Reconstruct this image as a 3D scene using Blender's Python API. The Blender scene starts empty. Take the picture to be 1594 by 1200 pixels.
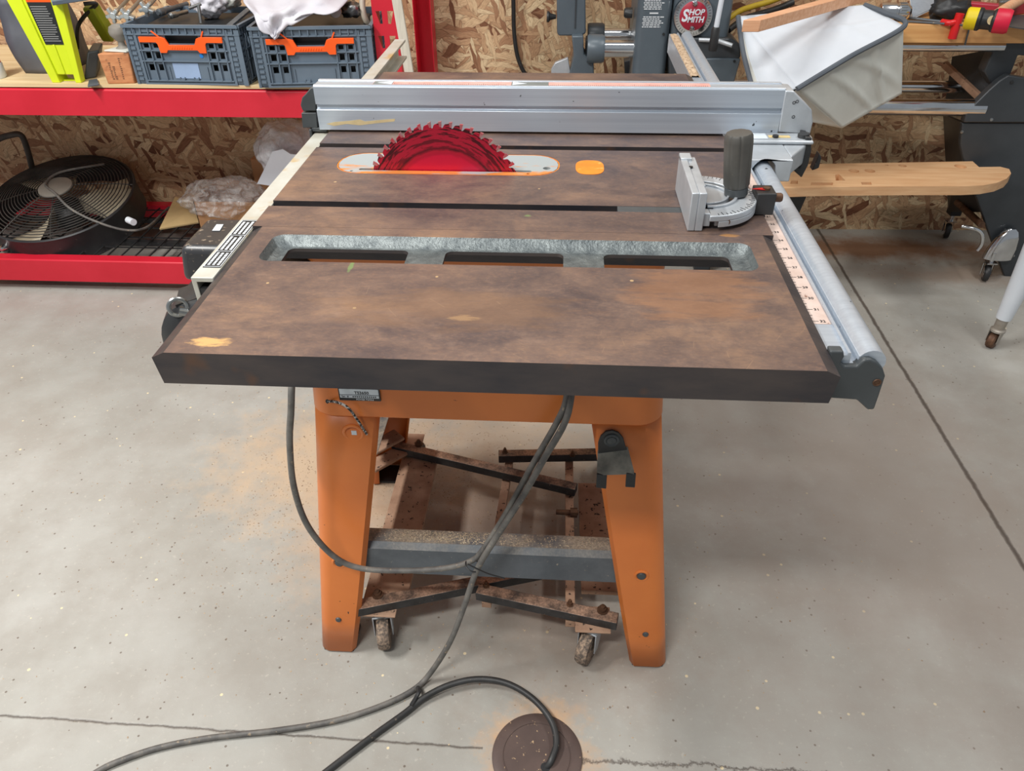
import bpy, bmesh, math, random
from mathutils import Vector, Matrix, noise
random.seed(7)
C = bpy.context.scene.collection
SC = bpy.context.scene
W, H = 1594, 1200
# ------------------------------------------------------------------ camera
CAM = Vector((0.41004, -0.61236, 1.33385)); PITCH, YAW, ROLL, F = 0.630544, 0.0696287, -0.0113442, 1174.29
_f = Vector((-math.sin(YAW)*math.cos(PITCH), math.cos(YAW)*math.cos(PITCH), -math.sin(PITCH)))
_r = Vector((math.cos(YAW), math.sin(YAW), 0)); _u = _r.cross(_f)
RR = _r*math.cos(ROLL)+_u*math.sin(ROLL); UU = -_r*math.sin(ROLL)+_u*math.cos(ROLL)
cd = bpy.data.cameras.new('camera'); cam = bpy.data.objects.new('camera', cd); C.objects.link(cam)
cd.sensor_width = 36; cd.lens = 36*F/W; cd.clip_start = 0.02
cam.matrix_world = Matrix(((RR.x, UU.x, -_f.x, CAM.x), (RR.y, UU.y, -_f.y, CAM.y), (RR.z, UU.z, -_f.z, CAM.z), (0, 0, 0, 1)))
SC.camera = cam
# ------------------------------------------------------------------ light
wd = bpy.data.worlds.new('world'); SC.world = wd; wd.use_nodes = True
wd.node_tree.nodes['Background'].inputs[0].default_value = (0.86, 0.93, 1.0, 1)
wd.node_tree.nodes['Background'].inputs[1].default_value = 0.33
def lamp(x, y, z, sx, sy, p, col=(1, 0.985, 0.95), rz=0):
    l = bpy.data.lights.new('ceiling_light', 'AREA'); l.shape = 'RECTANGLE'; l.size = sx; l.size_y = sy; l.energy = p; l.color = col
    o = bpy.data.objects.new('ceiling_light', l); C.objects.link(o); o.location = (x, y, z); o.rotation_euler = (0, 0, rz)
lamp(-1.55, 0.15, 3.0, 0.2, 1.0, 98)
lamp(-0.4, -1.3, 3.0, 1.0, 0.2, 66)
lamp(1.9, 0.9, 3.0, 0.25, 1.2, 26)
lamp(0.3, 1.25, 3.0, 1.2, 0.25, 15)
SC.view_settings.view_transform = 'Standard'; SC.view_settings.look = 'None'
SC.view_settings.exposure = 0.0; SC.view_settings.gamma = 1; SC.view_settings.use_curve_mapping = False

# ------------------------------------------------------------------ pixel -> point on a real plane
def _ray(px, py): return _f + RR*((px-W/2)/F) - UU*((py-H/2)/F)
def PX(px, py, v): d = _ray(px, py); return CAM + d*((v-CAM.x)/d.x)
def PY(px, py, v): d = _ray(px, py); return CAM + d*((v-CAM.y)/d.y)
def PZ(px, py, v): d = _ray(px, py); return CAM + d*((v-CAM.z)/d.z)

# ------------------------------------------------------------------ mesh builder
def catmull(pts, n=8, closed=False):
    pts = [Vector(p) for p in pts]; out = []; N = len(pts)
    if N < 3: return pts
    for i in range(N if closed else N-1):
        if closed: a, b, c, d = pts[i-1], pts[i], pts[(i+1) % N], pts[(i+2) % N]
        else: a, b, c, d = pts[max(i-1, 0)], pts[i], pts[i+1], pts[min(i+2, N-1)]
        for k in range(n):
            t = k/n
            out.append(0.5*((2*b)+(c-a)*t+(2*a-5*b+4*c-d)*t*t+(3*b-a-3*c+d)*t**3))
    if not closed: out.append(pts[-1])
    return out
class MB:
    def __init__(s): s.b = bmesh.new()
    def face(s, vs):
        try: return s.b.faces.new(vs)
        except ValueError: return None
    def verts(s, ps): return [s.b.verts.new(Vector(p)) for p in ps]
    def box(s, x0, x1, y0, y1, z0, z1, mat=None):
        ps = [(x, y, z) for x in (x0, x1) for y in (y0, y1) for z in (z0, z1)]
        if mat: ps = [mat @ Vector(p) for p in ps]
        v = s.verts(ps)
        for q in ((0, 1, 3, 2), (4, 6, 7, 5), (0, 4, 5, 1), (2, 3, 7, 6), (0, 2, 6, 4), (1, 5, 7, 3)): s.face([v[i] for i in q])
        return s
    def hexa(s, ps):  # 4 of one end, 4 of the other, same order
        v = s.verts(ps)
        for q in ((3, 2, 1, 0), (4, 5, 6, 7), (0, 1, 5, 4), (1, 2, 6, 5), (2, 3, 7, 6), (3, 0, 4, 7)): s.face([v[i] for i in q])
        return s
    def bar(s, a, b, w, h, up=(0, 0, 1)):  # box from a to b, width w across, height h along up
        a, b = Vector(a), Vector(b); d = (b-a).normalized(); x = d.cross(Vector(up)).normalized()*w/2; u = x.cross(d).normalized()*h/2
        return s.hexa([a-x-u, a+x-u, a+x+u, a-x+u, b-x-u, b+x-u, b+x+u, b-x+u])
    def prism(s, poly, vec):
        v = Vector(vec); a = s.verts(poly); b = s.verts([Vector(p)+v for p in poly]); n = len(a)
        s.face(list(reversed(a))); s.face(b)
        for i in range(n): s.face([a[i], a[(i+1) % n], b[(i+1) % n], b[i]])
        return s
    def loft(s, rings, cap=True, closed=True):
        R_ = [s.verts(r) for r in rings]; n = len(R_[0])
        for a, b in zip(R_, R_[1:]):
            for i in range(n if closed else n-1): s.face([a[i], a[(i+1) % n], b[(i+1) % n], b[i]])
        if cap and closed: s.face(list(reversed(R_[0]))); s.face(R_[-1])
        return s
    def cyl(s, p0, p1, r0, r1=None, n=20, cap=True):
        p0, p1 = Vector(p0), Vector(p1); r1 = r0 if r1 is None else r1
        d = (p1-p0).normalized(); x = d.orthogonal().normalized(); y = d.cross(x)
        rg = lambda p, r: [p+(x*math.cos(t*2*math.pi/n)+y*math.sin(t*2*math.pi/n))*r for t in range(n)]
        return s.loft([rg(p0, r0), rg(p1, r1)], cap)
    def lathe(s, prof, o=(0, 0, 0), ax=(0, 0, 1), n=28, cap=True):  # prof: (r, h)
        o = Vector(o); d = Vector(ax).normalized(); x = d.orthogonal().normalized(); y = d.cross(x)
        return s.loft([[o+d*h+(x*math.cos(t*2*math.pi/n)+y*math.sin(t*2*math.pi/n))*max(r, 1e-4) for t in range(n)] for r, h in prof], cap)
    def tube(s, pts, r, n=10, smooth=8, closed=False):
        P = catmull(pts, smooth, closed) if smooth else [Vector(p) for p in pts]
        rings = []; x = None; N = len(P)
        for i, p in enumerate(P):
            d = ((P[(i+1) % N]-P[i-1]) if closed else (P[min(i+1, N-1)]-P[max(i-1, 0)]))
            if d.length < 1e-9: continue
            d.normalize()
            x = d.orthogonal().normalized() if x is None else (x-d*x.dot(d)).normalized()
            y = d.cross(x); rr = r(i/max(N-1, 1)) if callable(r) else r
            rings.append([p+(x*math.cos(t*2*math.pi/n)+y*math.sin(t*2*math.pi/n))*rr for t in range(n)])
        if closed: rings.append(rings[0])
        return s.loft(rings, not closed)
    def torus(s, c, ax, R, r, n=40, m=8):
        c = Vector(c); d = Vector(ax).normalized(); x = d.orthogonal().normalized(); y = d.cross(x)
        return s.tube([c+(x*math.cos(t*2*math.pi/n)+y*math.sin(t*2*math.pi/n))*R for t in range(n)], r, m, 0, True)
    def ball(s, c, r, sc=(1, 1, 1), u=16, v=10):
        M = Matrix.Translation(Vector(c)) @ Matrix.Diagonal((sc[0], sc[1], sc[2], 1))
        bmesh.ops.create_uvsphere(s.b, u_segments=u, v_segments=v, radius=r, matrix=M); return s
    def grid(s, P):  # rows of points
        V = [s.verts(r) for r in P]
        for a, b in zip(V, V[1:]):
            for i in range(len(a)-1): s.face([a[i], a[i+1], b[i+1], b[i]])
        return s
    def cells(s, o, U, V, Wv, xs, zs, holes=()):  # slab of thickness Wv cut into cells, holes left open
        o, U, V, Wv = Vector(o), Vector(U), Vector(V), Vector(Wv)
        for i in range(len(xs)-1):
            for j in range(len(zs)-1):
                if (i, j) in holes: continue
                q = [o+U*xs[i]+V*zs[j], o+U*xs[i+1]+V*zs[j], o+U*xs[i+1]+V*zs[j+1], o+U*xs[i]+V*zs[j+1]]
                s.hexa(q+[p+Wv for p in q])
        return s
    def text(s, body, o, U, V, size, align='CENTER', depth=0.0006, shear=0.0, weight=0.0, sx=1.0):
        cu = bpy.data.curves.new('t', 'FONT'); cu.body = body; cu.size = 1; cu.align_x = align; cu.align_y = 'CENTER'
        cu.shear = shear; cu.offset = weight; cu.extrude = 0.02; cu.resolution_u = 3
        ob = bpy.data.objects.new('t', cu); C.objects.link(ob)
        me = bpy.data.meshes.new_from_object(ob.evaluated_get(bpy.context.evaluated_depsgraph_get()))
        bpy.data.objects.remove(ob)
        o, U, V = Vector(o), Vector(U).normalized(), Vector(V).normalized(); N = U.cross(V)
        vs = [s.b.verts.new(o+U*v.co.x*size*sx+V*v.co.y*size+N*(v.co.z/0.02*depth)) for v in me.vertices]
        for p in me.polygons: s.face([vs[i] for i in p.vertices])
        bpy.data.meshes.remove(me); return s
def setm(o, m):
    o.data.materials.clear(); o.data.materials.append(m)
def root_matrix(o):
    while o.parent: o = o.parent
    return Matrix.LocRotScale(o.location, o.rotation_euler, None)
def build(m, name, mat, parent=None, bevel=0, seg=2, sub=0, solid=0, smooth=True, angle=0.7, world=True, recalc=True, loc=None):
    b = m.b
    if recalc: bmesh.ops.recalc_face_normals(b, faces=b.faces)
    me = bpy.data.meshes.new(name); o = bpy.data.objects.new(name, me); C.objects.link(o)
    if parent is not None:
        if world: bmesh.ops.transform(b, matrix=root_matrix(parent).inverted(), verts=b.verts)
        o.parent = parent
    else:
        if loc is None:
            xs = [v.co for v in b.verts]
            loc = Vector(((min(p.x for p in xs)+max(p.x for p in xs))/2, (min(p.y for p in xs)+max(p.y for p in xs))/2, min(p.z for p in xs)))
        bmesh.ops.translate(b, vec=-Vector(loc), verts=b.verts); o.location = loc
    b.to_mesh(me); b.free()
    for mm in (mat if isinstance(mat, (list, tuple)) else [mat]): me.materials.append(mm)
    if smooth and len(me.polygons):
        me.polygons.foreach_set('use_smooth', [True]*len(me.polygons)); me.set_sharp_from_angle(angle=angle)
    if solid: d = o.modifiers.new('thickness', 'SOLIDIFY'); d.thickness = solid; d.offset = 0
    if bevel: d = o.modifiers.new('bevel', 'BEVEL'); d.width = bevel; d.segments = seg; d.limit_method = 'ANGLE'; d.angle_limit = 0.6
    if sub: d = o.modifiers.new('sub', 'SUBSURF'); d.levels = sub; d.render_levels = sub
    return o
def cut(o, cutters):  # boolean difference, applied
    for m in cutters:
        bmesh.ops.recalc_face_normals(m.b, faces=m.b.faces)
        bmesh.ops.transform(m.b, matrix=root_matrix(o).inverted(), verts=m.b.verts)
        me = bpy.data.meshes.new('c'); m.b.to_mesh(me); m.b.free()
        co = bpy.data.objects.new('c', me); C.objects.link(co)
        if o.parent: co.parent = o.parent
        else: co.location = o.location
        d = o.modifiers.new('cut', 'BOOLEAN'); d.object = co; d.solver = 'EXACT'
        bpy.context.view_layer.update()
        nm = bpy.data.meshes.new_from_object(o.evaluated_get(bpy.context.evaluated_depsgraph_get()))
        o.modifiers.remove(d); nm.name = o.name; o.data = nm
        bpy.data.objects.remove(co)
    o.data.polygons.foreach_set('use_smooth', [True]*len(o.data.polygons)); o.data.set_sharp_from_angle(angle=0.5)
    return o
def tag(o, label, cat, group=None, kind=None):
    o['label'] = label; o['category'] = cat
    if group: o['group'] = group
    if kind: o['kind'] = kind
    return o
def thing(name, label, cat, loc=(0, 0, 0), rz=0, group=None):
    o = bpy.data.objects.new(name, None); C.objects.link(o); o.location = loc; o.rotation_euler = (0, 0, rz); o.empty_display_size = 0.05
    return tag(o, label, cat, group)
def dup(root, loc, rz=0, label=None):
    r = root.copy(); C.objects.link(r); r.location = loc; r.rotation_euler = (0, 0, rz)
    if label: r['label'] = label
    for ch in list(root.children):
        c = ch.copy(); C.objects.link(c); c.parent = r
        for g in list(ch.children): d = g.copy(); C.objects.link(d); d.parent = c
    return r

# ------------------------------------------------------------------ materials
def srgb(r, g, b):
    f = lambda c: (c/255/12.92) if c <= 10.3 else ((c/255+0.055)/1.055)**2.4
    return (f(r), f(g), f(b), 1)
class NT:
    def __init__(s, name):
        s.m = bpy.data.materials.new(name); s.m.use_nodes = True; s.t = s.m.node_tree; s.p = s.t.nodes['Principled BSDF']
    def n(s, typ, **k):
        d = s.t.nodes.new(typ)
        for a, v in k.items():
            if a.startswith('_'): setattr(d, a[1:], v)
        return d
    def put(s, sock, v):
        if hasattr(v, 'links') or isinstance(v, bpy.types.NodeSocket): s.t.links.new(v, sock)
        else: sock.default_value = v
    def co(s, scale=(1, 1, 1), rot=(0, 0, 0), loc=(0, 0, 0), src='Object'):
        if not hasattr(s, 'tc'): s.tc = s.n('ShaderNodeTexCoord')
        mp = s.n('ShaderNodeMapping'); s.t.links.new(s.tc.outputs[src], mp.inputs[0])
        mp.inputs['Scale'].default_value = scale; mp.inputs['Rotation'].default_value = rot; mp.inputs['Location'].default_value = loc
        return mp.outputs[0]
    def noise(s, vec, scale, detail=4, rough=0.55, dist=0.0):
        d = s.n('ShaderNodeTexNoise'); s.put(d.inputs['Vector'], vec); d.inputs['Scale'].default_value = scale
        d.inputs['Detail'].default_value = detail; d.inputs['Roughness'].default_value = rough; d.inputs['Distortion'].default_value = dist
        return d.outputs['Fac']
    def vor(s, vec, scale, feature='F1'):
        d = s.n('ShaderNodeTexVoronoi'); d.feature = feature; s.put(d.inputs['Vector'], vec); d.inputs['Scale'].default_value = scale
        return d
    def ramp(s, fac, stops, interp='LINEAR'):
        d = s.n('ShaderNodeValToRGB'); s.put(d.inputs[0], fac); e = d.color_ramp.elements; d.color_ramp.interpolation = interp
        while len(e) < len(stops): e.new(0.5)
        for el, (p, c) in zip(e, stops): el.position = p; el.color = c if hasattr(c, '__len__') else (c, c, c, 1)
        return d.outputs[0]
    def mix(s, fac, a, b, mode='MIX'):
        d = s.n('ShaderNodeMix'); d.data_type = 'RGBA'; d.blend_type = mode
        s.put(d.inputs[0], fac); s.put(d.inputs[6], a); s.put(d.inputs[7], b); return d.outputs[2]
    def math(s, op, a, b=0.0, c=0.0):
        d = s.n('ShaderNodeMath'); d.operation = op; s.put(d.inputs[0], a); s.put(d.inputs[1], b); s.put(d.inputs[2], c); return d.outputs[0]
    def sep(s, v):
        d = s.n('ShaderNodeSeparateXYZ'); s.put(d.inputs[0], v); return d.outputs
    def bump(s, h, strength=0.2, dist=0.002):
        d = s.n('ShaderNodeBump'); s.put(d.inputs['Height'], h); d.inputs['Strength'].default_value = strength; d.inputs['Distance'].default_value = dist
        s.t.links.new(d.outputs[0], s.p.inputs['Normal'])
    def fin(s, col, rough=0.5, metal=0.0, spec=0.5, alpha=None):
        s.put(s.p.inputs['Base Color'], col); s.put(s.p.inputs['Roughness'], rough); s.put(s.p.inputs['Metallic'], metal)
        s.p.inputs['Specular IOR Level'].default_value = spec
        if alpha is not None: s.put(s.p.inputs['Alpha'], alpha)
        return s.m
def mat(name, c, c2=None, scale=12, rough=0.5, metal=0.0, stretch=(1, 1, 1), bump=0.0, bscale=None, spec=0.5, speck=None, lo=0.35, hi=0.65, rv=0.0):
    t = NT(name); c = srgb(*c)
    c2 = srgb(*c2) if c2 else tuple(min(1, x*0.82) for x in c[:3])+(1,)
    v = t.co(stretch); nz = t.noise(v, scale, 5, 0.6); col = t.ramp(nz, [(lo, c2), (hi, c)])
    if speck:  # (colour, scale, threshold, softness)
        k = t.noise(t.co(), speck[1], 3, 0.6); col = t.mix(t.ramp(k, [(speck[2], 0), (min(0.99, speck[2]+speck[3]), 1)]), col, srgb(*speck[0]))
    if bump: t.bump(t.noise(v, bscale or scale*6, 4), bump)
    rr = rough
    if rv: rr = t.ramp(nz, [(0.3, max(0, rough-rv)), (0.7, min(1, rough+rv))])
    return t.fin(col, rr, metal, spec)
def dusted(name, c, c2, dust, amt=0.85, rough=0.5, metal=0.2, sc=30):
    t = NT(name); n = t.noise(t.co(), sc, 5, 0.7); col = t.ramp(n, [(0.35, srgb(*c2)), (0.65, srgb(*c))])
    g = t.n('ShaderNodeNewGeometry'); nz = t.sep(g.outputs['Normal'])[2]
    k = t.noise(t.co((1, 1, 1)), sc*0.6, 6, 0.75); k2 = t.noise(t.co(), 260, 3, 0.6)
    m = t.math('MULTIPLY', t.ramp(nz, [(0.6, 0), (0.9, 1)]), t.ramp(k, [(0.38, 0.1), (0.58, amt)]))
    d = t.mix(t.ramp(k2, [(0.4, 0), (0.62, 1)]), srgb(*dust), tuple(x*0.6 for x in srgb(*dust)[:3])+(1,))
    col = t.mix(m, col, d); sp = t.ramp(t.noise(t.co(), 110, 3, 0.6), [(0.68, 0), (0.75, 0.5)]); col = t.mix(sp, col, srgb(*dust))
    return t.fin(col, rough, metal)
def osb(name):
    t = NT(name); w = t.co(); d = t.n('ShaderNodeTexNoise'); t.put(d.inputs['Vector'], w); d.inputs['Scale'].default_value = 9; d.inputs['Detail'].default_value = 3
    wv = t.n('ShaderNodeVectorMath'); wv.operation = 'MULTIPLY_ADD'; t.put(wv.inputs[0], d.outputs['Color']); wv.inputs[1].default_value = (0.05, 0.0, 0.05); t.put(wv.inputs[2], w)
    col = srgb(120, 84, 52); hgt = None
    stops = [(0.0, srgb(122, 78, 54)), (0.12, srgb(170, 126, 94)), (0.34, srgb(204, 166, 128)), (0.7, srgb(222, 190, 150)), (1.0, srgb(234, 210, 170))]
    for i, (ang, sx, sz, th) in enumerate(((0.3, 9, 34, 0.0), (1.15, 9, 40, 0.35), (-0.25, 8, 38, 0.45), (1.9, 10, 50, 0.55), (0.7, 9, 44, 0.55), (-0.65, 8, 42, 0.6), (0.12, 9, 60, 0.66), (1.3, 12, 70, 0.78))):
        mp = t.n('ShaderNodeMapping'); t.put(mp.inputs[0], wv.outputs[0]); mp.vector_type = 'TEXTURE'
        mp.inputs['Rotation'].default_value = (0, ang, 0); mp.inputs['Scale'].default_value = (1/sx, 1, 1/sz); mp.inputs['Location'].default_value = (i*0.37, i*3.1, i*0.21)
        v = t.vor(mp.outputs[0], 1.0); c3 = t.sep(v.outputs['Color'])
        fl = t.ramp(c3[0], stops)
        grain = t.noise(mp.outputs[0], 7, 3); fl = t.mix(t.ramp(grain, [(0.35, 0.35), (0.6, 0)]), fl, srgb(120, 78, 46), 'MULTIPLY')
        e = t.vor(mp.outputs[0], 1.0, 'DISTANCE_TO_EDGE'); ed = t.ramp(e.outputs['Distance'], [(0.0, 0), (0.07, 1)])
        fl = t.mix(ed, t.mix(0.42, fl, srgb(80, 48, 28)), fl)
        on = t.math('GREATER_THAN', c3[1], th)
        col = t.mix(on, col, fl)
        h = t.math('MULTIPLY', ed, c3[2]); hgt = h if hgt is None else t.math('ADD', t.math('MULTIPLY', hgt, t.math('SUBTRACT', 1.0, on)), t.math('MULTIPLY', h, on))
    t.bump(hgt, 0.35, 0.003)
    return t.fin(col, 0.62, 0, 0.35)
def concrete(name):
    t = NT(name); w = t.co(); x, y, z = t.sep(w)
    big = t.noise(w, 1.1, 6, 0.6); mid = t.noise(w, 6, 6, 0.65); fine = t.noise(w, 90, 4, 0.7)
    col = t.ramp(big, [(0.33, srgb(157, 155, 148)), (0.5, srgb(168, 166, 159)), (0.68, srgb(179, 177, 171))])
    col = t.mix(t.ramp(mid, [(0.40, 0.35), (0.62, 0)]), col, srgb(144, 136, 126))
    col = t.mix(t.ramp(fine, [(0.60, 0), (0.72, 0.4)]), col, srgb(206, 200, 188))
    pit = t.vor(w, 60); pk = t.sep(pit.outputs['Color'])
    pm = t.math('MULTIPLY', t.math('LESS_THAN', pit.outputs['Distance'], 0.14), t.math('GREATER_THAN', pk[0], 0.82))
    col = t.mix(t.math('MULTIPLY', pm, 0.7), col, srgb(88, 70, 56))
    pit2 = t.vor(w, 34); pk2 = t.sep(pit2.outputs['Color'])
    pm2 = t.math('MULTIPLY', t.math('LESS_THAN', pit2.outputs['Distance'], 0.11), t.math('GREATER_THAN', pk2[1], 0.86))
    col = t.mix(pm2, col, srgb(222, 206, 170))
    def blob(cx, cy, rx, ry, amt, c, sc=9):  # a stain or painted shade with a place and a ragged rim
        nonlocal col
        dx = t.math('DIVIDE', t.math('SUBTRACT', x, cx), rx); dy = t.math('DIVIDE', t.math('SUBTRACT', y, cy), ry)
        r = t.math('SQRT', t.math('ADD', t.math('MULTIPLY', dx, dx), t.math('MULTIPLY', dy, dy)))
        m = t.math('SUBTRACT', 1.0, r); m = t.math('ADD', m, t.math('MULTIPLY', t.math('SUBTRACT', t.noise(w, sc, 6, 0.7), 0.5), 1.5))
        col = t.mix(t.ramp(m, [(0.1, 0), (0.75, amt)]), col, c)
    blob(-0.16, 0.84, 0.44, 0.34, 0.85, srgb(196, 172, 144), 14); blob(-0.06, 0.6, 0.2, 0.26, 0.75, srgb(190, 164, 138), 16); blob(0.25, 0.95, 0.5, 0.25, 0.6, srgb(196, 172, 146), 14)
    blob(0.24, 0.7, 0.45, 0.3, 0.55, srgb(146, 112, 88)); blob(0.45, 0.35, 0.35, 0.25, 0.45, srgb(140, 118, 102)); blob(1.25, 0.8, 0.8, 1.1, 0.6, srgb(150, 137, 128), 4)  # last, widest patch paints the saw table's shade into the floor colour
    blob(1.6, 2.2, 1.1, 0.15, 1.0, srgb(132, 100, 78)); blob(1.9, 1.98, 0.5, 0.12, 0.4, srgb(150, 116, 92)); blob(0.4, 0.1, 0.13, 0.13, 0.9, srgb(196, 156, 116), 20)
    # joints: saw cuts filled with dirt
    wob = t.math('MULTIPLY', t.math('SUBTRACT', t.noise(w, 22, 5, 0.7), 0.5), 0.012)
    j1 = t.math('ABSOLUTE', t.math('SUBTRACT', t.math('ADD', x, wob), t.math('ADD', 1.466, t.math('MULTIPLY', y, 0.0066))))
    l1 = t.ramp(j1, [(0.003, 1), (0.0075, 0)])
    yj = t.math('ADD', 0.1010, t.math('MULTIPLY', x, -0.0116))
    j2 = t.math('ABSOLUTE', t.math('SUBTRACT', t.math('ADD', y, wob), yj)); l2 = t.ramp(j2, [(0.001, 1), (0.0035, 0)])
    l2 = t.math('MULTIPLY', l2, t.math('LESS_THAN', x, 0.30))
    wob2 = t.math('MULTIPLY', t.math('SUBTRACT', t.noise(w, 11, 6, 0.75), 0.5), 0.06)
    j3 = t.math('ABSOLUTE', t.math('SUBTRACT', t.math('ADD', y, wob2), 0.088)); l3 = t.math('MULTIPLY', t.ramp(j3, [(0.0008, 0.9), (0.0026, 0)]), t.math('GREATER_THAN', x, 0.46))
    jj = t.math('MAXIMUM', l1, t.math('MAXIMUM', l2, l3))
    col = t.mix(t.math('MULTIPLY', jj, 0.85), col, srgb(62, 50, 42))
    rough = t.ramp(mid, [(0.35, 0.34), (0.65, 0.6)])
    t.bump(t.math('SUBTRACT', t.math('MULTIPLY', fine, 0.4), jj), 0.25, 0.003)
    return t.fin(col, rough, 0, 0.4)
def iron_top(name):  # oiled cast-iron face with rust bloom, streaked along the grinding direction
    t = NT(name); w = t.co(loc=(0.3, 0.559, 0))
    v = t.co((1.3, 2.2, 1)); big = t.noise(v, 4.2, 7, 0.68, 0.4); st = t.noise(t.co((4, 60, 1)), 3.0, 4, 0.6); fine = t.noise(t.co((60, 110, 1)), 3, 4, 0.7); mot = t.noise(t.co((7, 10, 1)), 3, 6, 0.75)
    col = t.ramp(big, [(0.3, srgb(70, 62, 66)), (0.43, srgb(98, 83, 80)), (0.56, srgb(121, 99, 88)), (0.7, srgb(148, 117, 94))])
    col = t.mix(t.ramp(st, [(0.4, 0.14), (0.6, 0)]), col, srgb(90, 81, 84)); col = t.mix(t.ramp(fine, [(0.5, 0), (0.75, 0.35)]), col, srgb(162, 124, 98))
    col = t.mix(t.ramp(mot, [(0.34, 0.4), (0.5, 0), (0.5, 0), (0.68, 0.0)]), col, srgb(66, 60, 66)); col = t.mix(t.ramp(mot, [(0.54, 0), (0.7, 0.35)]), col, srgb(158, 130, 112))
    sp = t.vor(w, 26); sc = t.sep(sp.outputs['Color']); m = t.math('MULTIPLY', t.math('LESS_THAN', sp.outputs['Distance'], 0.06), t.math('GREATER_THAN', sc[0], 0.85))
    col = t.mix(m, col, srgb(190, 160, 120))
    x, y, z = t.sep(w)
    def spot(cx, cy, rx, ry, c, amt, sc=60):
        nonlocal col
        dx = t.math('DIVIDE', t.math('SUBTRACT', x, cx), rx); dy = t.math('DIVIDE', t.math('SUBTRACT', y, cy), ry)
        r = t.math('ADD', t.math('MULTIPLY', dx, dx), t.math('MULTIPLY', dy, dy)); q = t.math('ADD', t.math('SUBTRACT', 1.0, r), t.math('MULTIPLY', t.math('SUBTRACT', t.noise(t.co((1, 4, 1)), sc, 4, 0.7), 0.5), 2.2))
        col = t.mix(t.ramp(q, [(0.3, 0), (0.8, amt)]), col, c)
    spot(0.053, 0.022, 0.028, 0.012, srgb(214, 170, 112), 0.95); spot(0.57, 0.15, 0.1, 0.1, srgb(160, 116, 84), 0.55, 9); spot(0.3, 0.1, 0.18, 0.06, srgb(128, 98, 76), 0.5, 10)
    spot(0.16, 0.196, 0.0035, 0.02, srgb(120, 142, 92), 0.9, 25); spot(0.367, 0.354, 0.007, 0.005, srgb(120, 142, 92), 0.8, 40); spot(0.31, 0.082, 0.022, 0.008, srgb(160, 128, 96), 0.8)
    spot(0.63, 0.303, 0.018, 0.006, srgb(176, 128, 80), 0.9)
    scr = t.vor(t.co((3, 14, 1), (0, 0, 0.5)), 4, 'DISTANCE_TO_EDGE'); col = t.mix(t.math('MULTIPLY', t.math('LESS_THAN', scr.outputs['Distance'], 0.006), t.ramp(big, [(0.5, 0), (0.6, 0.35)])), col, srgb(160, 130, 104))
    t.bump(st, 0.06, 0.001)
    return t.fin(col, t.ramp(big, [(0.35, 0.3), (0.65, 0.44)]), 0.25, 0.5)
M = {}
M['osb'] = osb('osb_board'); M['floor'] = concrete('stained_shaded_concrete'); M['top'] = iron_top('rusty_cast_iron')
M['iron'] = mat('dark_cast_iron', (80, 72, 70), (52, 51, 56), 6, 0.42, 0.4, (1, 3, 3), 0.1, 80, speck=((110, 76, 52), 14, 0.62, 0.2))
M['castrough'] = mat('rough_bare_iron', (122, 128, 128), (86, 92, 94), 60, 0.42, 0.6, bump=0.5, bscale=260)
M['orange'] = mat('orange_paint', (222, 126, 58), (212, 116, 52), 5, 0.36, bump=0.03, speck=((96, 50, 26), 70, 0.73, 0.02))
M['orange2'] = mat('bright_orange_paint', (238, 140, 36), (226, 124, 30), 30, 0.5, speck=((236, 176, 100), 60, 0.6, 0.1))
M['steelgrey'] = mat('grey_painted_steel', (92, 98, 104), (74, 80, 86), 12, 0.4, 0.1, speck=((190, 168, 138), 60, 0.66, 0.08)); M['brace'] = dusted('dusty_grey_brace', (98, 104, 110), (82, 88, 94), (196, 182, 160), 0.75, 0.4, 0.1, 14)
M['dusty'] = mat('dusty_brown_steel', (192, 156, 130), (160, 124, 100), 14, 0.75, speck=((48, 36, 30), 90, 0.62, 0.06), bump=0.2)
M['dustbar'] = dusted('black_steel_bar', (64, 62, 62), (44, 42, 42), (206, 168, 142))
M['alu'] = mat('brushed_aluminium', (194, 203, 213), (182, 191, 202), 3, 0.34, 0.5, (0.6, 60, 60), 0.05, 20, speck=((70, 74, 78), 70, 0.715, 0.02))
M['alucast'] = mat('cast_aluminium', (194, 199, 204), (178, 183, 188), 20, 0.42, 0.45, bump=0.08, bscale=140)
M['aludust'] = mat('dusty_aluminium', (184, 180, 172), (160, 150, 138), 18, 0.48, 0.5)
M['railtop'] = mat('worn_cream_rail', (204, 204, 196), (186, 180, 164), 12, 0.5, 0.3, speck=((196, 168, 118), 18, 0.62, 0.12))
M['blk'] = mat('black_plastic', (44, 45, 46), (36, 36, 38), 20, 0.45, speck=((110, 104, 96), 70, 0.68, 0.1))
M['dkgrey'] = mat('dark_grey_plastic', (74, 78, 80), (62, 66, 68), 16, 0.45)
M['knob'] = mat('worn_grey_plastic_grip', (92, 90, 84), (76, 74, 70), 14, 0.5, bump=0.06, speck=((140, 130, 116), 60, 0.66, 0.1))
M['chrome'] = mat('chrome', (220, 222, 224), (200, 200, 202), 8, 0.14, 1.0)
M['steel'] = mat('bare_steel', (170, 172, 172), (140, 140, 138), 20, 0.3, 0.9)
M['rust'] = mat('rusty_bolt', (120, 88, 66), (84, 60, 46), 60, 0.6, 0.5)
M['rubber'] = mat('dusty_rubber', (112, 98, 88), (70, 64, 60), 30, 0.8, speck=((182, 156, 132), 160, 0.42, 0.3))
M['cord'] = mat('grey_rubber_cord', (118, 114, 108), (84, 82, 80), 34, 0.6, speck=((150, 134, 114), 90, 0.62, 0.08))
M['cordblk'] = mat('black_rubber_cord', (52, 52, 52), (38, 38, 38), 30, 0.5, speck=((120, 108, 94), 80, 0.66, 0.08))
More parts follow.
